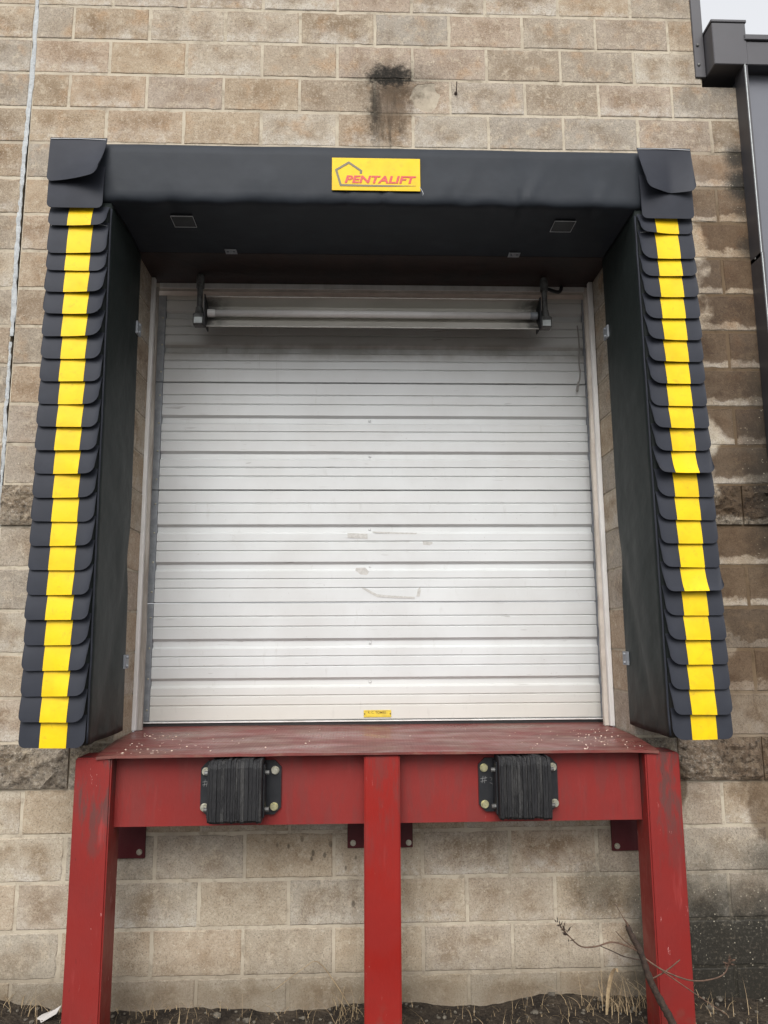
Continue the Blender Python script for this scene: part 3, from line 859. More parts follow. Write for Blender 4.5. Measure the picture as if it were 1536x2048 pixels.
under(dl, "cable", bm_mesh("cable", bm, True), MAT['blackpl'])

# limp cord with a tag beside the door's right edge
pc = thing("pull_cord", "thin limp cord ending in a loop at the door's upper right edge", "cord", (1.39, .42, 3.2))
bm = bmesh.new(); add_tube(bm, smooth_path([(1.379, .437, 3.26), (1.384, .434, 3.15), (1.378, .432, 3.04), (1.381, .43, 2.97), (1.372, .43, 2.92)], 4), .0035, 6)
under(pc, "cord", bm_mesh("cord", bm, True), MAT['cord'])
bm = bmesh.new(); add_tube(bm, [(1.372, .43, 2.92), (1.362, .43, 2.865), (1.356, .43, 2.862), (1.354, .43, 2.868), (1.366, .43, 2.92)], .0030, 6)
under(pc, "loop", bm_mesh("loop", bm), MAT['cord'])

# ------------------------------------------------------------------ dock seal: head pad
hp = thing("head_pad", "black vinyl dock seal head pad spanning above the door with a yellow sign", "dock seal pad", (.2, -.25, 3.44))
FY = -.49
def header_mesh():
    x0, x1 = -1.268, 1.648; zt, zb = 3.730, 3.444
    prof = []      # (y, z) going from wall top over the front to the wall bottom
    prof += [(-.001, zt + .012), (-.16, zt + .010), (-.32, zt + .006), (-.455, zt + .004), (-.480, zt - .002), (FY, zt - .016)]
    prof += [(FY - .002, zt - .03 - i * .0226) for i in range(1, 11)]
    prof += [(FY + .001, zb + .020), (FY + .005, zb + .008), (FY + .014, zb + .001), (FY + .035, zb - .001), (-.38, zb + .001), (-.25, zb + .003), (-.12, zb + .006), (-.001, zb + .010)]
    n = len(prof); NX = 190; V = []; F = []
    r = random.Random(5)
    dents = [(.225, .020, .012), (.87, .018, .014), (.06, .04, .008), (-.35, .06, .007), (.55, .05, .006), (1.2, .05, .006), (-.75, .05, .006)]
    for i in range(NX + 1):
        x = x0 + (x1 - x0) * i / NX
        for y, z in prof:
            f = max(0, 1 - (z - zb) / .10) if y < -.40 else 0
            q = Vector((x * 3, y * 5, z * 5))
            dy = .006 * mnoise.noise(q) + .004 * f * mnoise.noise(Vector((x * 14, 0, z * 9)))
            dz = .006 * f * mnoise.noise(Vector((x * 9, 7, 0)))
            for dx_, w_, a_ in dents:
                g = math.exp(-abs(x - dx_) / w_ * 1.6)
                dy += f * a_ * g * 1.3; dz += f * a_ * g * .9
                # faint fold running up and sideways from each pinch
                if y < -.45:
                    s = (z - zb); g2 = math.exp(-((x - dx_ - s * .55) / .022) ** 2) * max(0, 1 - s / .24)
                    dy -= a_ * .35 * g2
            if y > -.01: dy = dz = 0
            V.append((x, y + dy, z + dz))
    for i in range(NX):
        for j in range(n - 1):
            a = i * n + j; F.append((a, a + 1, a + n + 1, a + n))
    F.append(tuple(range(n))); F.append(tuple(range(NX * n + n - 1, NX * n - 1, -1)))
    F += [(0, n * 1 - 1 + 0, 0, 0)] if False else []
    bm = bmesh.new(); bv = [bm.verts.new(v) for v in V]
    for f in F: bm.faces.new([bv[i] for i in f])
    me = bm_mesh("pad_body", bm)
    for p in me.polygons: p.use_smooth = len(p.vertices) == 4
    return me
under(hp, "pad_body", header_mesh(), MAT['header'])

def sheet(name, xcols, zt, botf, yf, thick=.003, rows=8):
    """a hanging sheet: columns across X, from zt down to botf(u), at depth yf(u, t)"""
    V = []; F = []; nc = len(xcols); x0, x1 = xcols[0], xcols[-1]
    for side in (0, 1):
        for i, x in enumerate(xcols):
            u = (x - x0) / (x1 - x0); zb = botf(x)
            for j in range(rows + 1):
                t = j / rows; z = zt + (zb - zt) * t
                y, dx = yf(u, t, z)
                V.append((x + dx, y + thick * side, z))
    R_ = rows + 1; half = nc * R_
    for i in range(nc - 1):
        for j in range(rows):
            a = i * R_ + j
            F.append((a, a + 1, a + R_ + 1, a + R_)); b = a + half; F.append((b, b + R_, b + R_ + 1, b + 1))
    for i in range(nc - 1):
        for j in (0, rows):
            a = i * R_ + j; F.append((a, a + R_, a + R_ + half, a + half))
    for j in range(rows):
        for i in (0, nc - 1):
            a = i * R_ + j; F.append((a, a + 1, a + 1 + half, a + half))
    bm = bmesh.new(); bv = [bm.verts.new(v) for v in V]
    for f in F: bm.faces.new([bv[i] for i in f])
    return bm_mesh(name, bm, crisp=R(42))      # smooth broad faces, crisp cut edge

def corner_bottom(x0, x1, zb, rl, rr):
    def f(x):
        z = zb
        if x - x0 < rl: d = rl - (x - x0); z = zb + rl - math.sqrt(max(0, rl * rl - d * d))
        if x1 - x < rr: d = rr - (x1 - x); z = zb + rr - math.sqrt(max(0, rr * rr - d * d))
        return z
    return f
def cols(x0, x1, rl, rr, n=8):
    a = [x0 + rl * (1 - math.cos(math.pi / 2 * i / 5)) for i in range(6)]
    b = [x1 - rr * (1 - math.cos(math.pi / 2 * i / 5)) for i in range(6)][::-1]
    m = [a[-1] + (b[0] - a[-1]) * i / n for i in range(1, n)]
    return a + m + b

# corner flaps: the lower one hangs flat, the upper one is curled
YB = FY - .005
def flat_y(u, t, z): return (YB - .010 - .010 * t - .006 * math.sin(math.pi * t) * math.sin(math.pi * u * .8 + .4), 0)
def curl_left(u, t, z):
    return (YB - .020 - .012 * t -   .072 * (u ** 1.7) * (t ** 1.6), -.004 * t * u)
def curl_right(u, t, z):
    d = u - .56
    l = (.062 * (-d / .56) ** 1.1 if d < 0 else .026 * (d / .44) ** 1.3) * t ** 1.3
    return (YB - .020 - .006 * t - l, .014 * t * max(0, -d))
for (x0, x1, zt, zb, rl, rr, yf, lab) in (
        (-1.275, -1.030, 3.60, 3.392, .022, .026, flat_y, None),
        (-1.278, -1.024, 3.733, 3.512, .022, .040, curl_left, "upper corner flap with its inner bottom corner curled outward"),
        (1.410, 1.652, 3.60, 3.378, .026, .022, flat_y, None),
        (1.404, 1.656, 3.730, 3.500, .036, .026, curl_right, "upper corner flap creased to a point with both corners lifted")):
    o = under(hp, "corner_flap", sheet("corner_flap", cols(x0, x1, rl, rr, 14), zt, corner_bottom(x0, x1, zb, rl, rr), yf, .003, 12), MAT['flap'])
    if lab:
        o['label'] = lab
        bm = bmesh.new(); add_tube(bm, [(x0 + .004, YB - .0225, zt - .008), ((x0 + x1) / 2, YB - .0235, zt - .006), (x1 - .004, YB - .0225, zt - .010)], .0014, 4)
        link("stitching", bm_mesh("stitching", bm), MAT['stitch'], o)

# sign sewn to the front of the head pad
SX0, SX1, SZ0, SZ1 = -.008, .396, 3.5025, 3.6645
SYF = FY - .012
sign = under(hp, "sign", box("sign", SX0, SX1, SYF, SYF + .004, SZ0, SZ1, .001), MAT['yellow'])
def sp(px, py): return (SX0 + (px - 160) / 1172 * (SX1 - SX0), SZ1 - (py - 128) / 428 * (SZ1 - SZ0))
lt = text_mesh("PENTALIFT", .327, .0375, .22, .035, 1.02)
bl = sp(328, 460)
link("lettering", lt, MAT['signred'], sign, (bl[0], SYF - .0008, bl[1]))
def stroke(pts, w0):
    """closed outline of an open polyline of given half widths"""
    L, Rr = [], []
    for i, (x, z) in enumerate(pts):
        a = Vector(pts[max(i - 1, 0)]); b = Vector(pts[min(i + 1, len(pts) - 1)]); p = Vector((x, z))
        if 0 < i < len(pts) - 1:
            d1 = (p - a).normalized(); d2 = (b - p).normalized(); n1 = Vector((-d1.y, d1.x)); n2 = Vector((-d2.y, d2.x))
            m = (n1 + n2).normalized(); s = w0[i] / max(.35, m.dot(n1))
        else:
            d = (b - a).normalized(); m = Vector((-d.y, d.x)); s = w0[i]
        L.append(p + m * s); Rr.append(p - m * s)
    return L, Rr
pts = [sp(541, 338), sp(547, 300), sp(383, 192), sp(216, 292), sp(277, 489), sp(620, 493), sp(930, 492), sp(1275, 487)]
L_, R_2 = stroke(pts, [.0052] * 5 + [.0046, .0040, .0004])
bm = bmesh.new()
for y in (SYF - .0012,):
    A = [bm.verts.new((p.x, y, p.y)) for p in L_]; B_ = [bm.verts.new((p.x, y, p.y)) for p in R_2]
    A2 = [bm.verts.new((p.x, SYF + .001, p.y)) for p in L_]; B2 = [bm.verts.new((p.x, SYF + .001, p.y)) for p in R_2]
for i in range(len(A) - 1):
    bm.faces.new((A[i], A[i + 1], B_[i + 1], B_[i])); bm.faces.new((A2[i], B2[i], B2[i + 1], A2[i + 1]))
    bm.faces.new((A[i], A2[i], A2[i + 1], A[i + 1])); bm.faces.new((B_[i], B_[i + 1], B2[i + 1], B2[i]))
bm.faces.new((A[0], B_[0], B2[0], A2[0])); bm.faces.new((A[-1], A2[-1], B2[-1], B_[-1]))
link("emblem", bm_mesh("emblem", bm), MAT['signgrey'], sign)
bm = bmesh.new(); add_tube(bm, smooth_path([(SX1 - .003, SYF - .001, SZ0 + .02), (SX1 + .006, SYF - .004, SZ0 + .002), (SX1 + .012, SYF - .006, SZ0 - .016), (SX1 + .009, SYF - .006, SZ0 - .022)], 4), .0009, 4)
link("loose_thread", bm_mesh("loose_thread", bm), MAT['stitch'], sign)
# drain vents sewn into the underside
for (xa, xb) in ((-.760, -.662), (1.046, 1.142)):
    vz = 3.4415; vp = under(hp, "vent_patch", box("vent_patch", xa, xb, -.380, -.288, vz - .006, vz + .004, .002), MAT['blackpl'])
    bm = bmesh.new(); y0, y1 = -.383, -.285; e = .0014; zz0, zz1 = vz - .0085, vz - .0062
    add_box(bm, xa - .003, xb + .003, y0, y0 + e, zz0, zz1); add_box(bm, xa - .003, xb + .003, y1 - e, y1, zz0, zz1)
    add_box(bm, xa - .003, xa - .003 + e, y0 + e, y1 - e, zz0, zz1); add_box(bm, xb + .003 - e, xb + .003, y0 + e, y1 - e, zz0, zz1)
    link("stitching", bm_mesh("stitching", bm), MAT['stitch'], vp)
def angle_clip(horizontal=False):
    bm = bmesh.new()
    add_box(bm, -.022, .022, -.030, .0, -.002, .002)
    add_box(bm, -.022, .022, -.002, .002, .002, .030)
    return bm
for x in (-.54, .922):
    bm = bmesh.new(); add_box(bm, x - .030, x + .030, -.052, -.002, 3.447, 3.4495, .001)
    for d in (-.016, .016): add_cyl(bm, (x + d, -.03, 3.448), (x + d, -.03, 3.440), .006, .005, 8)
    under(hp, "clip", bm_mesh("clip", bm), MAT['galv'])

# ------------------------------------------------------------------ dock seal: side pads
def side_pad(label, xo_top, xi_top, shift, stripe_c, seed, zs):
    """xo = outer edge, xi = inner (door side) edge at the top; the pad drifts by shift towards its foot"""
    sgn = 1 if xi_top > xo_top else -1          # +1: door lies towards +X
    r = random.Random(seed)
    root = thing("side_pad", label, "dock seal pad", ((xo_top + xi_top) / 2, -.25, 1.05), "dock seal side pads")
    ZT_, ZB_ = 3.440, zs[-1] + .006
    def dx(z): return shift * (ZT_ - z) / (ZT_ - ZB_)
    xa, xb = min(xo_top, xi_top), max(xo_top, xi_top)
    # cushion body: ring of points round the section, swept down with slack wrinkles
    NZ = 90; V = []; F = []
    sec = []
    for i in range(9): sec.append(('outer', i / 8))
    for i in range(1, 8): sec.append(('front', i / 8))
    for i in range(13): sec.append(('inner', i / 12))
    m = len(sec)
    for k in range(NZ + 1):
        z = ZT_ + (ZB_ - ZT_) * k / NZ
        for kind, f in sec:
            q = Vector((seed + f * 1.7, z * 1.6, 0 if kind == 'inner' else 9))
            w = mnoise.noise(q); w2 = mnoise.noise(Vector((f * 3, z * 7 + seed, 3)))
            if kind == 'outer': p = Vector((xo_top, -.001 - (.47) * f, 0))
            elif kind == 'front': p = Vector((xo_top + (xi_top - xo_top) * f, -.473, 0))
            else:
                p = Vector((xi_top, -.472 + .471 * f, 0))
                bul = math.sin(math.pi * f)
                p.x += sgn * (.006 * bul + .009 * bul * w + .003 * bul * w2)
                # diagonal tension fold near the lower clip
                s = f * .47 - (.30 + .55 * (z - 1.05) * -1 + .16)
                p.x += -sgn * .010 * math.exp(-((f - .35 - (z - 1.15) * .9) / .10) ** 2) * (1 if z < 2.0 else max(0, 1 - (z - 2.0) * 3))
                if f < .12: p.x += sgn * .003 * mnoise.noise(Vector((z * 22, seed, 0))); 
            V.append((p.x + dx(z), p.y, z))
    for k in range(NZ):
        for i in range(m - 1):
            a = k * m + i; F.append((a, a + 1, a + m + 1, a + m))
    F.append(tuple(range(m))); F.append(tuple(range(NZ * m + m - 1, NZ * m - 1, -1)))
    bm = bmesh.new(); bv = [bm.verts.new(v) for v in V]
    for f in F: bm.faces.new([bv[i] for i in f])
    me = bm_mesh("pad_body", bm)
    for p in me.polygons: p.use_smooth = len(p.vertices) == 4
    body = under(root, "pad_body", me, MAT['vinyl'])
    # corner welt along the inner front edge
    bm = bmesh.new()
    pts = [(xi_top + dx(z) + sgn * (.001 + .002 * mnoise.noise(Vector((z * 8, seed, 1)))), -.476 + .003 * mnoise.noise(Vector((z * 6, seed, 4))), z) for z in [ZT_ - .03 - i * (ZT_ - ZB_ - .04) / 50 for i in range(51)]]
    add_tube(bm, pts, .0048, 6)
    link("corner_welt", bm_mesh("corner_welt", bm, True), MAT['flap'], body)
    # overlapping flaps, each with its piece of the yellow stripe
    half = .053
    lay = []
    n = len(zs)
    for i, zb in enumerate(zs):
        if i == 0: zt = 3.415
        else: zt = zs[i - 1] + .026
        if i == 0: pass
        X0 = xa - .003 + dx(zb); X1 = xb + .003 + dx(zb)
        if sgn > 0: X1 -= .006
        else: X0 += .006
        ro, ri = .024 + r.uniform(-.006, .006), .044 + r.uniform(-.010, .010)
        rl, rr = (ro, ri) if sgn > 0 else (ri, ro)
        lift = r.uniform(.015, .022); li = r.uniform(.010, .045); lo = r.uniform(.0, .006); wav = r.uniform(0, 6.28); wa = r.uniform(.0005, .0025)
        if i == n - 1: lift, li, lo = .008, .003, .003
        special = (seed == 22 and i in (11, 16))
        tilt = r.uniform(-.004, .004)
        sh = -dx(zb) + dx(zb + .05)
        def yf(u, t, z, lift=lift, li=li, lo=lo, wav=wav, wa=wa, special=special, sh=sh):
            v = u if sgn > 0 else 1 - u                # v = 1 at the door side
            y = -.4775 - .006 - lift * (1 - (1 - t) ** 1.7) - li * t ** 1.6 * max(0, v - .42) ** 1.3 - lo * t ** 1.6 * max(0, .5 - v)
            y -= wa * math.sin(wav + 5 * u) * t
            if special: y -= .020 * t ** 4 + .003 * math.sin(9 * u + 1) * t
            return (y, 0.0)
        base = corner_bottom(X0, X1, zb, rl, rr)
        bf = lambda x, base=base, tilt=tilt, X0=X0, X1=X1: base(x) + tilt * ((x - X0) / (X1 - X0) - .5)
        fme = sheet("flap", cols(X0, X1, rl, rr, 8), zt, bf, yf, .0022, 9)
        fo = under(root, "flap", fme, MAT['flap'])
        fo['_i'] = i; del fo['_i']
        c = stripe_c + dx(zb) + r.uniform(-.002, .002)
        sx0, sx1 = c - half, c + half
        U = lambda x: (x - X0) / (X1 - X0)
        V = []; F = []
        NX, NR = 6, 9
        for side in (0, 1):
            for a in range(NX + 1):
                x = sx0 + (sx1 - sx0) * a / NX; zb_ = bf(x)
                for j in range(NR + 1):
                    t = j / NR; z = zt + (zb_ - zt) * t; y, _ = yf(U(x), t, z)
                    V.append((x, y - .0016 + .0012 * side, z - (.0006 if j == NR else 0)))
        R1 = NR + 1; hf = (NX + 1) * R1
        for a in range(NX):
            for j in range(NR):
                b = a * R1 + j; F.append((b, b + 1, b + R1 + 1, b + R1)); d = b + hf; F.append((d, d + R1, d + R1 + 1, d + 1))
            for j in (0, NR):
                b = a * R1 + j; F.append((b, b + R1, b + R1 + hf, b + hf))
        for j in range(NR):
            for a in (0, NX):
                b = a * R1 + j; F.append((b, b + 1, b + 1 + hf, b + hf))
        bm = bmesh.new(); bv = [bm.verts.new(v) for v in V]
        for f in F: bm.faces.new([bv[q] for q in f])
        sm = bm_mesh("stripe", bm, crisp=R(42))
        so = link("stripe", sm, MAT['yellow'], fo)
        if i == 1:
            # the row of white stitches where the first flap is sewn on
            zz = zt - .008
            N = 44
            for part_ in (0, 1):
              bm = bmesh.new()
              for q in range(N):
                x = X0 + .006 + (X1 - X0 - .012) * q / N
                if sx0 < x < sx1 or (x > c) != bool(part_): continue
                xe = x + (X1 - X0) / N * .7
                zc = lambda x: zz + .001 - .012 * abs((x - (X0 + X1) / 2) / (X1 - X0) * 2) ** 3
                add_tube(bm, [(x, -.4862, zc(x)), (xe, -.4862, zc(xe))], .0013, 4)
              link("stitching", bm_mesh("stitching", bm), MAT['stitch'], fo)
    # galvanised clips that hold the pad to the wall
    for z in (1.385, 3.03):
        xw = xi_top + dx(z)
        bm = bmesh.new()
        add_box(bm, xw + sgn * .001 - .0 if sgn > 0 else xw - .012, xw + .012 if sgn > 0 else xw - .001, -.048, .012, z - .032, z + .032, .001)
        for d in (-.020, .020):
            add_cyl(bm, (xw + sgn * .010, -.020, z + d), (xw + sgn * .020, -.020, z + d), .008, .006, 8)
        under(root, "clip", bm_mesh("clip", bm), MAT['galv'])
    return root
ZSL = [3.312, 3.183] + [round(3.100 - .1018 * i, 4) for i in range(21)]
ZSR = [3.312, 3.187] + [round(3.104 - .1017 * i, 4) for i in range(21)]
side_pad("black dock seal pad with yellow-striped flaps beside the grey caulked wall joint", -1.266, -1.004, .020, -1.132, 11, ZSL)
side_pad("black dock seal pad with yellow-striped flaps beside the wet-stained blocks and metal trim", 1.645, 1.392, .014, 1.527, 22, ZSR)

# ------------------------------------------------------------------ red steel dock platform
dp = thing("dock_platform", "red painted steel dock platform with tread plate top on three posts", "platform", (.2, -.2, -.12))
def tread_mesh():
    x0, x1, y0, y1 = -.966, 1.378, -.412, .452
    NX, NY = 60, 10; V = []; F = []
    for j in range(NY + 1):
        y = y0 + (y1 - y0) * j / NY
        for i in range(NX + 1):
            f_ = min(1, max(0, (y + .412) / .40)); xa_ = x0 - .047 * f_; xb_ = x1 + .040 * f_
            x = xa_ + (xb_ - xa_) * i / NX
            z = 1.021 + .012 * j / NY + .0018 * mnoise.noise(Vector((x * 3, y * 4, 0)))
            if j == 0: z += .002 * mnoise.noise(Vector((x * 9, 3, 0))) - (.006 * max(0, (abs(x - .2) - 1.08) / .09))
            V.append((x, y, z))
    W_ = NX + 1
    for j in range(NY):
        for i in range(NX):
            a = j * W_ + i; F.append((a, a + 1, a + W_ + 1, a + W_))
    rim = [i for i in range(W_)] + [j * W_ + NX for j in range(1, NY + 1)] + [NY * W_ + i for i in range(NX - 1, -1, -1)] + [j * W_ for j in range(NY - 1, 0, -1)]
    n0 = len(V); n = len(rim)
    for i in rim: V.append((V[i][0], V[i][1], V[i][2] - .011))
    for i in range(n):
        k = (i + 1) % n; F.append((rim[i], n0 + i, n0 + k, rim[k]))
    F.append(tuple(range(n0 + n - 1, n0 - 1, -1)))
    bm = bmesh.new(); bv = [bm.verts.new(v) for v in V]
    for f in F: bm.faces.new([bv[i] for i in f])
    return bm_mesh("tread_plate", bm)
under(dp, "tread_plate", tread_mesh(), MAT['tread'])
# front channel beam, a flat web between two short flanges
bm = bmesh.new()
add_box(bm, -.905, 1.320, -.332, -.322, .722, 1.0095)
add_box(bm, -.905, 1.320, -.3215, -.250, .722, .734); add_box(bm, -.905, 1.320, -.3215, -.250, .996, 1.0085)
under(dp, "front_beam", bm_mesh("front_beam", bm), MAT['red_beam'])
def post(x0, x1, mat, ztop, lab=None):
    bm = bmesh.new(); add_box(bm, x0, x1, -.402, -.252, -.42, ztop, .006, 2)
    o = under(dp, "post", bm_mesh("post", bm), mat)
    if lab: o['label'] = lab
    return o
post(-1.052, -.904, MAT['red'], 1.010, "scuffed faded red post at the corner below the caulk-side pad")
post(.136, .285, MAT['red_new'], 1.0085, "bright red middle post")
post(1.322, 1.468, MAT['red'], 1.006, "faded red post behind the dead shrub")
for xa, xb in ((-1.040, -.985), (1.395, 1.452)):
    bm = bmesh.new()
    add_box(bm, xa, xb, -.251, .0, .985, .995); add_box(bm, xa, xa + .008, -.251, -.002, .80, .9845)
    under(dp, "side_channel", bm_mesh("side_channel", bm), MAT['red_dark'])
bolt_bm = bmesh.new(); add_cyl(bolt_bm, (0, 0, 0), (0, -.004, 0), .013, n=14); add_cyl(bolt_bm, (0, -.004, 0), (0, -.012, 0), .0085, n=6)
small_bolt = bm_mesh("bolt", bolt_bm); small_bolt.materials.append(MAT['zinc'])
for xa, xb, z0, bxs in ((-1.02, -.855, .510, ((-.879, .538),)), (.062, .362, .540, ((.088, .563), (.343, .561))), (1.286, 1.43, .510, ((1.309, .532),))):
    mp = under(dp, "anchor_plate", box("anchor_plate", xa, xb, -.016, -.004, z0, .80, .002), MAT['red_dark'])
    for bx, bz in bxs: share("bolt", small_bolt, mp, (bx, -.0165, bz))
for xa in (-.978, .21, 1.395):
    under(dp, "support_arm", box("support_arm", xa - .035, xa + .035, -.2515, -.0165, .735, .80, .003), MAT['red_dark'])

# ------------------------------------------------------------------ laminated rubber bumpers
def hexbolt():
    bm = bmesh.new(); add_cyl(bm, (0, 0, 0), (0, -.003, 0), .017, n=16); add_cyl(bm, (0, -.003, 0), (0, -.015, 0), .0148, .0140, 6)
    return bm_mesh("bolt", bm)
HB1 = hexbolt(); HB1.materials.append(MAT['zinc']); HB2 = hexbolt(); HB2.materials.append(MAT['yellowzinc'])
def bumper(label, px0, px1, rx0, rx1, bolts, seed, fine):
    r = random.Random(seed)
    root = thing("dock_bumper", label, "bumper", ((px0 + px1) / 2, -.33, .87), "laminated rubber dock bumpers")
    z0, z1, c = .766, .984, .028
    poly = [(px0 + c, z0), (px1 - c, z0), (px1, z0 + c), (px1, z1 - c), (px1 - c, z1), (px0 + c, z1), (px0, z1 - c), (px0, z0 + c)]
    pl = under(root, "mounting_plate", prism("mounting_plate", poly, -.345, -.3325), MAT['blackpl'])
    for (bx, bz, k) in bolts:
        b = share("bolt", HB2 if k else HB1, root, (bx - root.location.x, -.3455 - root.location.y, bz - root.location.z))
        b.rotation_euler = (0, r.uniform(0, 1), 0)
    n = 22 if fine else 17
    x = rx0; ws = [r.uniform(.6, 1.4) for _ in range(n)]; tot = sum(ws)
    for i in range(n):
        w = ws[i] / tot * (rx1 - rx0)
        d = r.uniform(-.004, .003); zt = 1.002 + r.uniform(-.004, .004) + (.000 if not fine else .003 * math.sin(i * .5)); zb = .757 + r.uniform(-.003, .003)
        yfr = -.462 + d
        if not fine and i == 0: zt -= .010
        pts = [(-.346, zb + .004), (yfr + .012, zb), (yfr + .002, zb + .010), (yfr, zb + .05), (yfr - .001, .88), (yfr, zt - .03), (yfr + .006, zt - .010), (yfr + .020, zt), (-.346, zt)]
        V = []; F = []; m = len(pts); g = .0007
        for xx in (x + g, x + w - g):
            for (y, z) in pts: V.append((xx, y + r.uniform(-.0008, .0008), z))
        F = [tuple(range(m)), tuple(range(2 * m - 1, m - 1, -1))] + [(q, q + m, (q + 1) % m + m, (q + 1) % m) for q in range(m)]
        bm = bmesh.new(); bv = [bm.verts.new(v) for v in V]
        for f in F: bm.faces.new([bv[q] for q in f])
        under(root, "ply", bm_mesh("ply", bm), MAT['rubber2'] if r.random() < .35 else MAT['rubber'])
        x += w
    # end angles and the rods that squeeze the plies together
    for sx, xe in ((-1, rx0), (1, rx1)):
        xa, xb = (xe - .008, xe - .001) if sx < 0 else (xe + .001, xe + .008)
        under(root, "end_angle", box("end_angle", xa, xb, -.425, -.3455, .772, .978, .001), MAT['blackpl'])
        for z in (.80, .945):
            bm = bmesh.new(); add_cyl(bm, (xa if sx < 0 else xb, -.405, z), ((xa - .016) if sx < 0 else (xb + .016), -.405, z), .009, n=8)
            under(root, "rod_end", bm_mesh("rod_end", bm), MAT['greymetal'])
    # chalk scribble on the plate
    bm = bmesh.new(); cx, cz = px0 + .022, .895
    for a, b in (((-.008, -.014), (-.003, .014)), ((.002, -.014), (.007, .014)), ((-.014, .004), (.014, .008)), ((-.014, -.007), (.012, -.003))):
        add_tube(bm, [(cx + a[0], -.3462, cz + a[1]), (cx + b[0], -.3462, cz + b[1])], .0011, 4)
    if fine:
        add_tube(bm, [(cx + .026, -.3462, cz + .010), (cx + .036, -.3462, cz + .006), (cx + .030, -.3462, cz - .004)], .0009, 4)
        add_tube(bm, [(cx + .026, -.3462, cz - .012), (cx + .040, -.3462, cz - .020)], .0009, 4)
    link("chalk_mark", bm_mesh("chalk_mark", bm), MAT['chalk'], pl)
    return root
bumper("laminated black rubber bumper with thick plies between the scuffed corner post and middle post", -.548, -.212, -.498, -.280, [(-.527, .942, 0), (-.238, .944, 0), (-.530, .798, 0), (-.240, .798, 1)], 4, False)
bumper("laminated black rubber bumper with fine frayed plies between the middle post and shrub-side post", .622, .960, .690, .905, [(.645, .944, 1), (.940, .944, 0), (.646, .796, 1), (.944, .797, 0)], 9, True)

# ------------------------------------------------------------------ small things and ground litter
# de-icing salt and grit scattered on the tread plate
r = random.Random(31); bm = bmesh.new()
def grain(bm, x, y, z, s, r):
    m = Matrix.Translation((x, y, z)) @ Matrix.Rotation(r.uniform(0, 6), 4, 'Z') @ Matrix.Diagonal((s * r.uniform(.8, 1.8), s, s * .7, 1))
    bmesh.ops.create_icosphere(bm, subdivisions=1, radius=1.0, matrix=m)
def plate_z(y): return 1.021 + .012 * (y + .412) / .864
for i in range(150):
    u = r.random()
    if u < .42: x = -.93 + abs(r.gauss(0, .22)); y = r.uniform(-.39, .18)
    elif u < .86: x = 1.35 - abs(r.gauss(0, .22)); y = r.uniform(-.39, .18)
    else: x = r.uniform(-.9, 1.3); y = r.uniform(-.39, .3)
    grain(bm, x, y, plate_z(y) + .002, r.uniform(.0013, .0031) if r.random() > .1 else .0042, r)
tag(link("salt_grains", bm_mesh("salt_grains", bm), MAT['salt']), "pale salt grains scattered over the red tread plate", kind='stuff')

# pebbles and clods on the soil
bm = bmesh.new()
for i in range(420):
    x = r.uniform(-2.4, 2.6); y = -abs(r.gauss(0, .22)) - .005
    s = r.uniform(.003, .009) if r.random() < .9 else r.uniform(.010, .018)
    m = Matrix.Translation((x, y, gz(x, y) + s * .3)) @ Matrix.Rotation(r.uniform(0, 6), 4, 'Z') @ Matrix.Diagonal((s * r.uniform(.8, 1.5), s, s * r.uniform(.5, .9), 1))
    bmesh.ops.create_icosphere(bm, subdivisions=1, radius=1.0, matrix=m)
MAT['pebble'] = make_plain("pebble", (.13, .115, .09), (.05, .042, .033), 18, .9, 0, .5)
tag(link("pebbles", bm_mesh("pebbles", bm), MAT['pebble']), "small pebbles and clods strewn on the soil", kind='stuff')

# dry grass along the foot of the wall
bm = bmesh.new()
def blade(bm, x, y, h, lean, bend, w, r):
    z = gz(x, y) - .005; a = lean; p = []
    for i in range(6):
        t = i / 5
        p.append(Vector((x + math.cos(a) * bend * t * t * h, y + math.sin(a) * bend * t * t * h, z + h * t * (1 - .35 * t * abs(bend)))))
    s = Vector((-math.sin(a), math.cos(a), 0)); s = Vector((1, .3, 0)).normalized() if abs(s.x) < .4 else s
    L = [bm.verts.new(q + s * w * (1 - i / 5.2)) for i, q in enumerate(p)]; Q = [bm.verts.new(q - s * w * (1 - i / 5.2)) for i, q in enumerate(p)]
    for i in range(5): bm.faces.new((L[i], L[i + 1], Q[i + 1], Q[i]))
tufts = [(1.27, -.12, 80, .22, .10), (-1.32, -.05, 30, .15, .13), (.06, -.08, 26, .20, .05), (.62, -.12, 22, .09, .20), (-.70, -.07, 40, .10, .16), (-1.62, -.06, 28, .16, .10), (1.62, -.13, 30, .09, .14), (-.2, -.06, 24, .10, .25), (1.0, -.13, 30, .10, .16), (2.2, -.2, 40, .14, .2), (-2.2, -.2, 40, .14, .2)]
for (tx_, ty_, n, h, sp_) in tufts:
    for i in range(n):
        x = tx_ + r.gauss(0, sp_); y = min(-.012, ty_ + r.gauss(0, .05))
        blade(bm, x, y, h * r.uniform(.3, 1.1), r.uniform(0, 6.28), r.uniform(.1, 1.5), r.uniform(.0009, .0022), r)
for i in range(150):
    x = r.uniform(-2.2, 2.4); y = r.uniform(-.35, -.02)
    blade(bm, x, y, r.uniform(.02, .10), r.uniform(0, 6.28), r.uniform(.8, 2.6), r.uniform(.0008, .0018), r)
tag(link("dry_grass", bm_mesh("dry_grass", bm), MAT['straw']), "dry straw-coloured grass along the foot of the wall", kind='stuff')

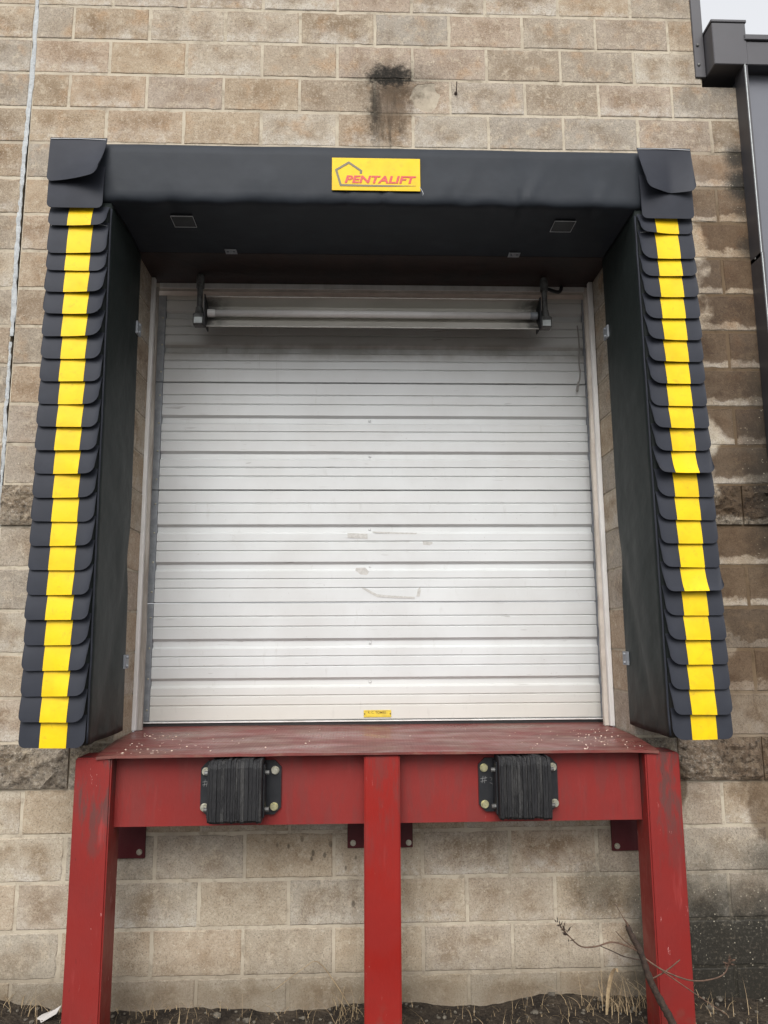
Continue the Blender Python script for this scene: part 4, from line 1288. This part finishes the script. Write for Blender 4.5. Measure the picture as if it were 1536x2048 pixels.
# dead shrub in front of the right post
sh = thing("dead_shrub", "bare dead shrub with a broken dark stem in front of the red post", "plant", (1.372, -.50, -.17))
def shrub(name, pts, r0, r1, mat, n=7, sub=4):
    P = smooth_path([(x, y, z) for x, y, z in pts], sub); k = len(P) - 1
    rr = [(r0 + (r1 - r0) * i / k) * (1 + (.22 if r0 > .01 else .12) * mnoise.noise(P[i] * 70)) for i in range(k + 1)]
    bm = bmesh.new(); add_tube(bm, P, rr, n)
    for v in bm.verts: v.co += Vector((mnoise.noise(v.co * 120), 0, mnoise.noise(v.co * 120 + Vector((9, 0, 0))))) * r0 * .18
    return under(sh, name, bm_mesh(name, bm, True), mat)
st = shrub("stem", [(1.375, -.50, -.19), (1.341, -.5, -.017), (1.298, -.5, .073), (1.254, -.5, .164), (1.226, -.5, .255), (1.188, -.5, .332), (1.176, -.5, .362)], .0160, .0100, MAT['bark'], 10, 9)
shrub("branch", [(1.214, -.5, .268), (1.162, -.505, .293), (1.103, -.51, .308), (1.043, -.515, .295), (.983, -.515, .296), (.941, -.51, .330), (.916, -.51, .356), (.903, -.51, .374)], .0036, .0022, MAT['twig'])
shrub("branch", [(1.220, -.5, .237), (1.159, -.49, .247), (1.111, -.48, .266), (1.068, -.475, .282)], .0028, .0016, MAT['bark'])
shrub("branch", [(1.187, -.5, .330), (1.172, -.505, .37), (1.158, -.51, .394), (1.127, -.515, .450)], .0027, .0012, MAT['twig'])
shrub("branch", [(1.227, -.5, .251), (1.296, -.52, .208), (1.394, -.53, .173), (1.473, -.53, .172), (1.535, -.53, .191), (1.562, -.525, .230)], .0036, .0022, MAT['twig'])
shrub("branch", [(1.254, -.5, .164), (1.316, -.51, .199), (1.370, -.52, .243)], .0032, .0020, MAT['twig'])
shrub("branch", [(1.232, -.5, .246), (1.334, -.53, .180), (1.449, -.55, .106), (1.525, -.56, .059)], .0026, .0014, MAT['twig'])
shrub("branch", [(1.205, -.5, .280), (1.159, -.51, .311), (1.121, -.52, .352)], .0026, .0014, MAT['twig'])
shrub("branch", [(1.180, -.5, .345), (1.176, -.5, .372), (1.165, -.498, .388)], .0034, .0010, MAT['twig'])
def leaf_cluster(name, cx, cy, cz, n, spread, ln, mat, seed, axis):
    q = random.Random(seed); bm = bmesh.new()
    for i in range(n):
        t = q.uniform(-1, 1); p = Vector((cx, cy, cz)) + Vector(axis) * t * spread + Vector((q.gauss(0, .005), q.gauss(0, .005), q.gauss(0, .005)))
        d = Vector((q.uniform(-.6, .6), q.uniform(-.6, .6), q.uniform(-.2, 1.0))).normalized()
        s = d.orthogonal().normalized() * .0035; L = ln * q.uniform(.6, 1.2)
        a, b, c, e = p, p + d * L * .5 + s, p + d * L, p + d * L * .5 - s
        f = d.cross(s).normalized() * .0015
        vs = [bm.verts.new(v) for v in (a, b + f, c, e + f, p + d * L * .5 - f)]
        bm.faces.new((vs[0], vs[1], vs[4])); bm.faces.new((vs[1], vs[2], vs[4])); bm.faces.new((vs[2], vs[3], vs[4])); bm.faces.new((vs[3], vs[0], vs[4]))
    return under(sh, name, bm_mesh(name, bm), mat)
leaf_cluster("seed_head", .912, -.51, .362, 26, .030, .022, MAT['bark'], 2, (.7, 0, -.75))
leaf_cluster("seed_head", 1.562, -.525, .228, 18, .018, .022, MAT['twig'], 3, (.4, 0, .9))
leaf_cluster("dry_leaf", .938, -.51, .315, 3, .012, .026, MAT['bark'], 5, (.2, 0, -1))
# one long fallen stalk leaning on the wall right of the post
sk = thing("dry_stalk", "bent pale dry stalk arching over the soil left of the middle post", "stalk", (.08, -.06, -.11))
bm = bmesh.new(); add_tube(bm, smooth_path([(.075, -.04, -.115), (.015, -.05, -.02), (-.065, -.06, .078), (-.13, -.06, .055), (-.27, -.05, -.045)], 4), [.0022] * 9 + [.0014] * 8, 5)
under(sk, "stem", bm_mesh("stem", bm, True), MAT['straw'])
bk = thing("broad_straw", "broad pale straw leaf standing beside the faded red post", "grass leaf", (1.22, -.14, -.1))
bm = bmesh.new()
pth = smooth_path([(1.178, -.16, -.13), (1.188, -.165, -.03), (1.205, -.17, .045), (1.222, -.18, .078), (1.226, -.19, .066)], 4)
for i in range(len(pth) - 1):
    w0 = .009 * math.sin(math.pi * (.15 + .8 * i / len(pth))); w1 = .009 * math.sin(math.pi * (.15 + .8 * (i + 1) / len(pth)))
    p, q = pth[i], pth[i + 1]
    vs = [bm.verts.new(v) for v in (p + Vector((-w0, 0, 0)), p + Vector((0, -.003, 0)), p + Vector((w0, 0, 0)), q + Vector((w1, 0, 0)), q + Vector((0, -.003, 0)), q + Vector((-w1, 0, 0)))]
    bm.faces.new((vs[0], vs[1], vs[4], vs[5])); bm.faces.new((vs[1], vs[2], vs[3], vs[4]))
bmesh.ops.remove_doubles(bm, verts=bm.verts, dist=1e-5)
under(bk, "leaf_blade", bm_mesh("leaf_blade", bm, True), MAT['straw'])
# scrap of white paper
bm = bmesh.new(); V = [(x_, y_, z_ - .034) for x_, y_, z_ in ((-1.285, -.085, -.090), (-1.255, -.060, -.074), (-1.205, -.050, -.060), (-1.180, -.045, -.046), (-1.188, -.075, -.066), (-1.230, -.095, -.084), (-1.262, -.104, -.098))]
bv = [bm.verts.new(v) for v in V]; cv = bm.verts.new((-1.222, -.072, -.100))
for i in range(7): bm.faces.new((bv[i], bv[(i + 1) % 7], cv))
bmesh.ops.recalc_face_normals(bm, faces=bm.faces)
bmesh.ops.solidify(bm, geom=list(bm.faces), thickness=.001)
o = link("paper_scrap", bm_mesh("paper_scrap", bm), MAT['paper'])
tag(o, "crumpled white paper scrap on the soil left of the scuffed post", "litter")
